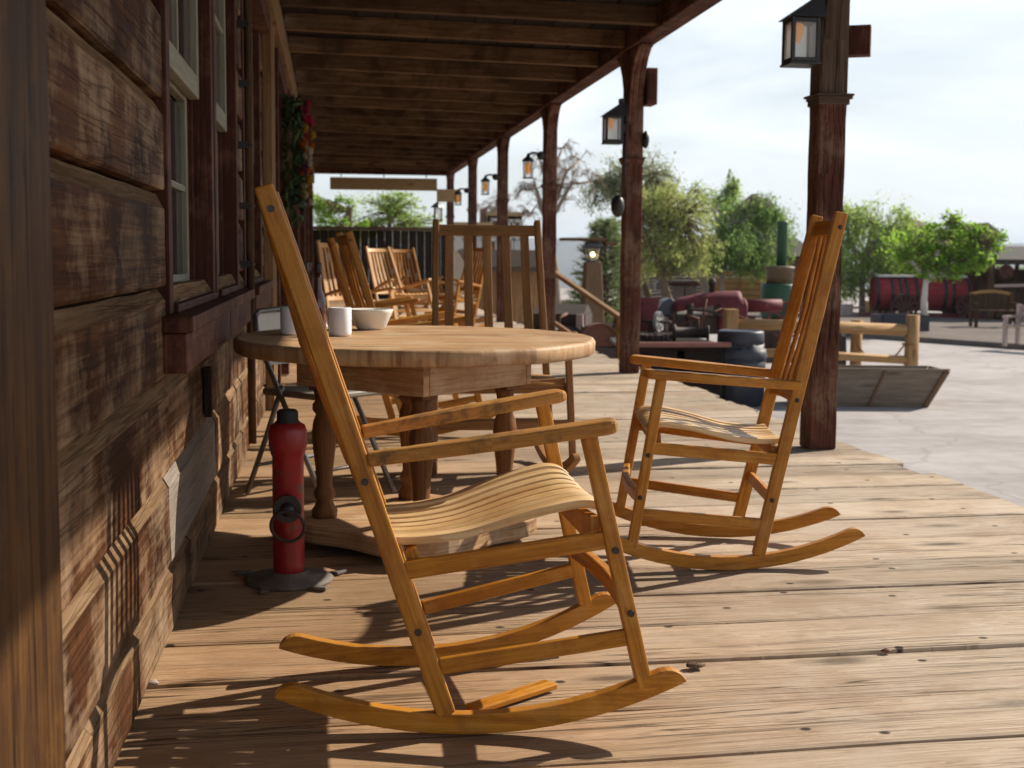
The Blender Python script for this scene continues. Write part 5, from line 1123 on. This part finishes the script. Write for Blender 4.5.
def leaves(mb, c, n, sg, ls, rnd, droop=0.0, asp=.42):
    for _ in range(n):
        p = V(c) + V((rnd.gauss(0, sg[0]), rnd.gauss(0, sg[1]), rnd.gauss(0, sg[2]))); e = Euler((rnd.uniform(0, 6.3), rnd.uniform(-.9, .9) + droop, rnd.uniform(0, 6.3))).to_matrix(); l = ls * rnd.uniform(.6, 1.4)
        mb.quad([p + e @ V(q) * l for q in ((-.5, 0, 0), (0, -asp * .5, .06), (.5, 0, 0), (0, asp * .5, .06))])
def tree(name, label, base, trunk, clumps, mleaf, mbark, leaf, per, seed, tr=.14, droop=0.0, cat='tree', asp=.45, sub=30, bare=()):
    """trunk: polyline (local), clumps: (x,y,z,rx,ry,rz,density)"""
    rnd = random.Random(seed); r = empty(name, base, 0, label, cat, 'trees and bushes beyond the porch'); q = MB(); n = len(trunk)
    for poly, r0 in ([(trunk, tr)] if not isinstance(trunk[0][0], (list, tuple)) else [(t_, tr * k_) for t_, k_ in zip(trunk, (1, .7, .6, .5, .5))]):
        m = len(poly); q.tube(poly, [r0 * (1 - .6 * i / (m - 1)) for i in range(m)], 9)
    polys = trunk if isinstance(trunk[0][0], (list, tuple)) else [trunk]
    L = MB()
    for (x, y, z_, rx, ry, rz, dn) in clumps:
        c = V((x, y, z_))
        src = min((V(p) for t_ in polys for p in t_[1:]), key=lambda p: (p - c).length)
        for s_ in range(sub):
            dv = V((rnd.gauss(0, 1), rnd.gauss(0, 1), rnd.gauss(0, 1)))  .normalized() * rnd.uniform(.15, 1.45) ** .7; e = c + V((dv.x * rx, dv.y * ry, dv.z * rz))
            midp = src.lerp(e, .55) + V((rnd.gauss(0, .1), rnd.gauss(0, .1), .12 * rz)); q.tube([src, midp, e], [tr * .22, tr * .12, .012], 5, 1, True, False)
            k = rnd.choice((.08, .13, .20, .28)); leaves(L, e, int(per * .80 * dn * rnd.uniform(.2, 1.7)), (rx * k, ry * k, rz * (k * .9 + droop * .25)), leaf * .50, rnd, droop * .6, asp)
            if droop:
                for _ in range(5):
                    e2 = e + V((rnd.gauss(0, rx * .25), rnd.gauss(0, ry * .25), 0)); ln = rnd.uniform(.3, .9) * rz
                    for t_ in range(int(per * .13 * min(1, dn))): f = rnd.random(); leaves(L, e2 + V((0, 0, -ln * f)), 1, (.05, .05, .05), leaf * .7, rnd, 1.2, asp * .7)
    for (p, d, ln, r0, dep) in bare: limb(q, p, d, ln, r0, dep, rnd, [], .1, 3, .6)
    q.build('trunk', [M[mbark], M['bark' if mbark == 'whitebark' else mbark]], r); L.build('crown', M[mleaf], r); return r
def T(u, v, Y): return at(u, v, Y)
# olive-yellow tree behind the second post
b = gr(674, 322, STZ); b = V((b.x, b.y, STZ)); Y = b.y; P = lambda u, v, dy=0: tuple(at(u, v, Y + dy) - b)
S = Y / 1300
def CL(lst): return [(*P(u, v, dy), ru * S, ru * S * .8, rv * S, dn) for (u, v, dy, ru, rv, dn) in lst]
tree('olive_tree', 'yellow olive tree behind the second porch post, with leaning trunk', b, [[(0, 0, 0), P(668, 300), P(662, 278), P(655, 250), P(660, 225)], [P(655, 255), P(640, 225), P(630, 200)], [P(658, 240), P(680, 215), P(690, 195)]],
     CL([(662, 222, 0, 30, 26, 1), (642, 212, .5, 24, 26, .8), (688, 218, 0, 24, 24, .8), (668, 250, 0, 34, 20, .9), (640, 248, .5, 22, 24, .8), (695, 252, 0, 22, 20, .7), (660, 200, 0, 26, 16, .7), (676, 262, 0, 24, 10, .5)]), 'leaf_yel', 'bark', .17, 62, 1, .17, .5)
tree('sage_tree', 'tall sparse grey green tree behind the yellow olive tree', b + V((.3, 3.5, 0)), [[(0, 0, 0), P(655, 260), P(648, 215), P(645, 175)], [P(650, 225), P(668, 190), P(672, 168)], [P(650, 215), P(628, 185), P(615, 175)]],
     CL([(650, 158, 0, 24, 18, .8), (668, 166, 0, 24, 20, .9), (628, 172, 0, 22, 20, .8), (640, 184, 0, 26, 22, .9), (690, 188, 0, 20, 20, .8), (612, 186, 0, 16, 20, .7), (676, 180, 0, 22, 18, .8)]), 'leaf_sage', 'bark', .15, 50, 2, .12, .2, sub=30)
# green tree with grey limb
b = gr(716, 317, STZ); b = V((b.x, b.y, STZ)); Y = b.y; S = Y / 1300
tree('green_tree', 'dark green feathery tree with a crooked pale trunk left of the boiler', b, [[(0, 0, 0), P(712, 300), P(700, 275), P(694, 262), P(706, 246), P(720, 232)], [(0.1, 0, 0), P(722, 300), P(722, 270), P(728, 245)], [P(722, 236), P(716, 215), P(708, 203)], [P(728, 245), P(745, 220), P(752, 195)]],
     CL([(742, 226, 0, 32, 18, 1.0), (722, 246, 0, 28, 18, 1.1), (760, 246, 0, 26, 24, 1.0), (748, 260, 0, 30, 12, .9), (708, 255, 0, 16, 12, .6), (775, 228, .5, 20, 20, .6), (735, 242, -.8, 32, 20, 1.0), (758, 210, 0, 20, 14, .9)]), 'leaf_mid', 'palebark', .17, 75, 3, .17, .55)
tree('sparse_tree', 'thin pale budding tree rising above the dark green tree', b + V((.4, 3, 0)), [[(0, 0, 0), P(735, 260), P(742, 215), P(745, 185)], [P(740, 225), P(765, 205), P(785, 195)], [P(738, 235), P(718, 205), P(706, 185)]],
     CL([(745, 190, 0, 14, 18, .9), (768, 205, 0, 18, 14, .9), (790, 216, 0, 14, 12, .8), (712, 190, 0, 16, 16, .5), (735, 203, 0, 22, 16, .8), (750, 178, 0, 6, 14, .6)]), 'leaf_willow', 'palebark', .15, 50, 4, .10, .1, sub=24)
# pine left of second post
b = gr(603, 350, STZ); b = V((b.x, b.y, STZ)); Y = b.y; S = Y / 1300
r = empty('pine_tree', b, 0, 'young feathery pine tree between the lamp pillar and the second post', 'tree', 'trees and bushes beyond the porch'); rnd = random.Random(5); q = MB(); L = MB(); H = P(604, 222)[2]; q.tube([(0, 0, 0), (.03, 0, H * .5), (0, 0, H)], [.10, .06, .012], 8)
for i in range(300):
    f = rnd.uniform(.05, .98); a = rnd.uniform(0, 6.283); R0 = (1 - f) ** .8 * 40 * S * rnd.uniform(.5, 1.1) + .12; z_ = H * f; e = V((R0 * math.cos(a), R0 * math.sin(a), z_ + R0 * rnd.uniform(.1, .55))); q.tube([(0, 0, z_), e * .5 + V((0, 0, z_ * .5)), e], [.02, .012, .005], 4, 0, True, False)
    for k in range(18):
        t_ = rnd.uniform(.3, 1.06); c = V((0, 0, z_)).lerp(e, t_); dv = ((e - V((0, 0, z_))).normalized() + V((rnd.gauss(0, .5), rnd.gauss(0, .5), rnd.gauss(.1, .5)))).normalized(); sd = dv.orthogonal().normalized() * .014; ln = rnd.uniform(.10, .22); L.quad([c - sd, c + sd, c + dv * ln + sd * .4, c + dv * ln - sd * .4])
q.build('trunk', M['bark'], r); L.build('crown', M['leaf_pine'], r)
# bright willow left of the wagon and the planter tree
b = gr(862, 318, STZ); b = V((b.x, b.y, STZ)); Y = b.y; S = Y / 1300
tree('willow_tree', 'airy light green willow left of the red water wagon', b, [[(0, 0, 0), P(862, 285), P(866, 255), P(872, 225)], [P(864, 265), P(850, 240), P(846, 220)], [P(866, 250), P(890, 230), P(900, 215)]],
     CL([(864, 220, 0, 24, 18, .7), (850, 245, 0, 22, 22, .8), (880, 245, 0, 24, 22, .9), (858, 272, 0, 24, 18, 1.0), (885, 265, 0, 22, 14, .9), (838, 278, 0, 18, 20, .8), (895, 228, 0, 20, 18, .9), (912, 250, .5, 22, 20, 1.1), (902, 268, .8, 22, 12, 1.1), (845, 222, 0, 14, 14, .6), (930, 244, 1.5, 22, 18, 1.0), (950, 262, 1.5, 22, 14, 1.0)]), 'leaf_willow', 'palebark', .18, 62, 6, .11, .5)
b = V((PLANT.x, PLANT.y, STZ + .45)); u0 = 924; b.x = at(924, 320, b.y).x; Y = b.y; S = Y / 1300
tree('planter_tree', 'bright green broad-leaf tree with white trunk in the navy planter', b, [[(0, 0, 0), P(924, 300), P(926, 280), P(930, 262)], [P(926, 282), P(955, 262), P(985, 245)], [P(926, 278), P(910, 260), P(900, 245)], [P(930, 265), P(945, 240), P(950, 222)]],
     CL([(930, 258, 0, 28, 16, .8), (906, 255, 0, 22, 18, .7), (950, 256, 0, 24, 16, .9), (974, 252, 0, 22, 14, .8), (992, 242, .3, 16, 10, .5), (948, 236, 0, 18, 16, .5), (968, 262, 0, 20, 12, .8), (922, 240, 0, 22, 14, .5), (938, 272, 0, 22, 9, .6), (952, 222, 0, 10, 9, .3), (972, 232, 0, 14, 10, .4)]), 'leaf_bright', 'whitebark', .17, 55, 7, .10, 0, asp=.7)
for (u, v, yy, lb, sd, cl) in ((978, 300, 56.0, 'bushy yellow green shrub behind the open shed', 8, [(970, 285, 0, 16, 14, .8), (990, 280, 0, 16, 16, .8), (1010, 272, 0, 14, 10, .7)]),):
    b = V((at(u, v, yy).x, yy, STZ)); Y = yy; S = Y / 1300; tree('green_shrub', lb, b, [(0, 0, 0), P(985, 290), P(990, 270)], CL(cl), 'leaf_willow', 'bark', .2, 50, sd, .08)
# green trees beyond the far plank wall
for (u, yy, lb, sd, cl, ml) in ((345, 44.0, 'bright green tree at the left behind the dark plank wall', 9, [(335, 215, 0, 20, 18, 1), (325, 235, 0, 16, 16, 1), (350, 232, 0, 16, 14, .9), (318, 205, 0, 12, 14, .8)], 'leaf_bright'),
                               (385, 46.0, 'bushy mid green tree at the right behind the dark plank wall', 10, [(380, 212, 0, 26, 16, 1), (405, 220, 0, 22, 16, .9), (365, 230, 0, 20, 14, 1), (425, 226, 0, 14, 12, .6), (395, 200, 0, 18, 9, .6)], 'leaf_willow')):
    b = V((at(u, 260, yy).x, yy, STZ)); Y = yy; S = Y / 1300; tree('garden_tree', lb, b, [(0, 0, 0), P(u, 260), P(u + 4, 230), P(u + 6, 210)], CL(cl), ml, 'bark', .2, 70, sd, .14, 0)
# bare trees
for (u, yy, lb, sd, dv0) in ((556, 38.0, 'large bare tree with curling tan twigs behind the third post', 12, (.02, 0, 1)), (497, 60.0, 'distant bare tan tree above the cream store', 13, (-.1, 0, 1))):
    b = V((at(u, 300, yy).x, yy, STZ)); Y = yy; S = Y / 1300; r = empty('bare_tree', b, 0, lb, 'tree', 'trees and bushes beyond the porch'); rnd = random.Random(sd); q = MB(); tips = []
    top = P(u - 8, 225 if yy < 50 else 232); q.tube([(0, 0, 0), V(top) * .5 + V((.1, 0, 0)), top], [.17, .13, .11], 8)
    arms = [(-30, 190), (-16, 160), (6, 148), (24, 160), (34, 182), (-26, 215), (10, 200), (-6, 185)] if yy < 50 else [(-16, 210), (6, 200), (20, 214), (-4, 216)]
    tw = MB()
    for (du, v) in arms:
        e = V(P(u + du, v, rnd.uniform(-1, 1))); s_ = V(top); m_ = s_.lerp(e, .55) + V((0, 0, .5)); q.tube([s_, m_, e], [.075, .05, .03], 6)
        for st in (e, m_):
            for k in range(9):
                d_ = V((rnd.gauss(0, 1), rnd.gauss(0, .8), rnd.gauss(.05, .6))).normalized(); ln = rnd.uniform(8, 20) * S; p1 = st + d_ * ln * .5 + V((0, 0, .10)); p2 = st + d_ * ln + V((0, 0, -.12)); tw.tube([st, p1, p2], [.016, .011, .006], 4, 0, True, False)
                for kk in range(13):
                    s2 = p1.lerp(p2, rnd.random()); d2 = V((rnd.gauss(0, 1), rnd.gauss(0, 1), rnd.gauss(-.3, .7))).normalized() * rnd.uniform(3, 8) * S; tw.tube([s2, s2 + d2 * .5 + V((0, 0, .05)), s2 + d2], [.006, .005, .003], 3, 0, True, False)
    q.build('trunk', M['palebark'], r); tw.build('twigs', M['twig'], r)

# ------------------------------------------------------------------ hills far away
q = MB(); rnd = random.Random(17); nx, ny = 120, 10; b0 = 0
def hz(x, i): return 0
hh = [30 + 16 * math.sin(i * .13 + 1) + 10 * math.sin(i * .41) + 6 * math.sin(i * 1.07 + 2) + rnd.uniform(-2, 2) for i in range(nx + 1)]
for j in range(ny + 1):
    f = j / ny
    for i in range(nx + 1):
        x = -2200 + 5600 * i / nx; prof = math.sin(min(1, f * 1.25) * math.pi / 2); q.v.append((x, 2300 + 700 * f + 60 * math.sin(i * .5), -140 + (hh[i] + 145) * prof + (rnd.uniform(-3, 3) if 0 < j < ny else 0)))
for j in range(ny):
    for i in range(nx): q.face((j * (nx + 1) + i, j * (nx + 1) + i + 1, (j + 1) * (nx + 1) + i + 1, (j + 1) * (nx + 1) + i), ((0, 0), (1, 0), (1, 1), (0, 1)), 0, True)
tag(q.build('hills', M['hill']), kind='structure')
HAZE = True
if HAZE:
    t = NT('thin_haze'); pv = t.n('ShaderNodeVolumePrincipled', {'Color': (.72, .86, 1.0, 1), 'Density': .00024, 'Anisotropy': .0}); t.t.links.new(pv.outputs[0], t.out.inputs['Volume'])
    q = MB(); q.box((500, 1850, -53), (11000, 4400, 236), 0, 0); o = q.build('haze', t.m); tag(o, kind='stuff'); o['label'] = 'thin pale desert haze'
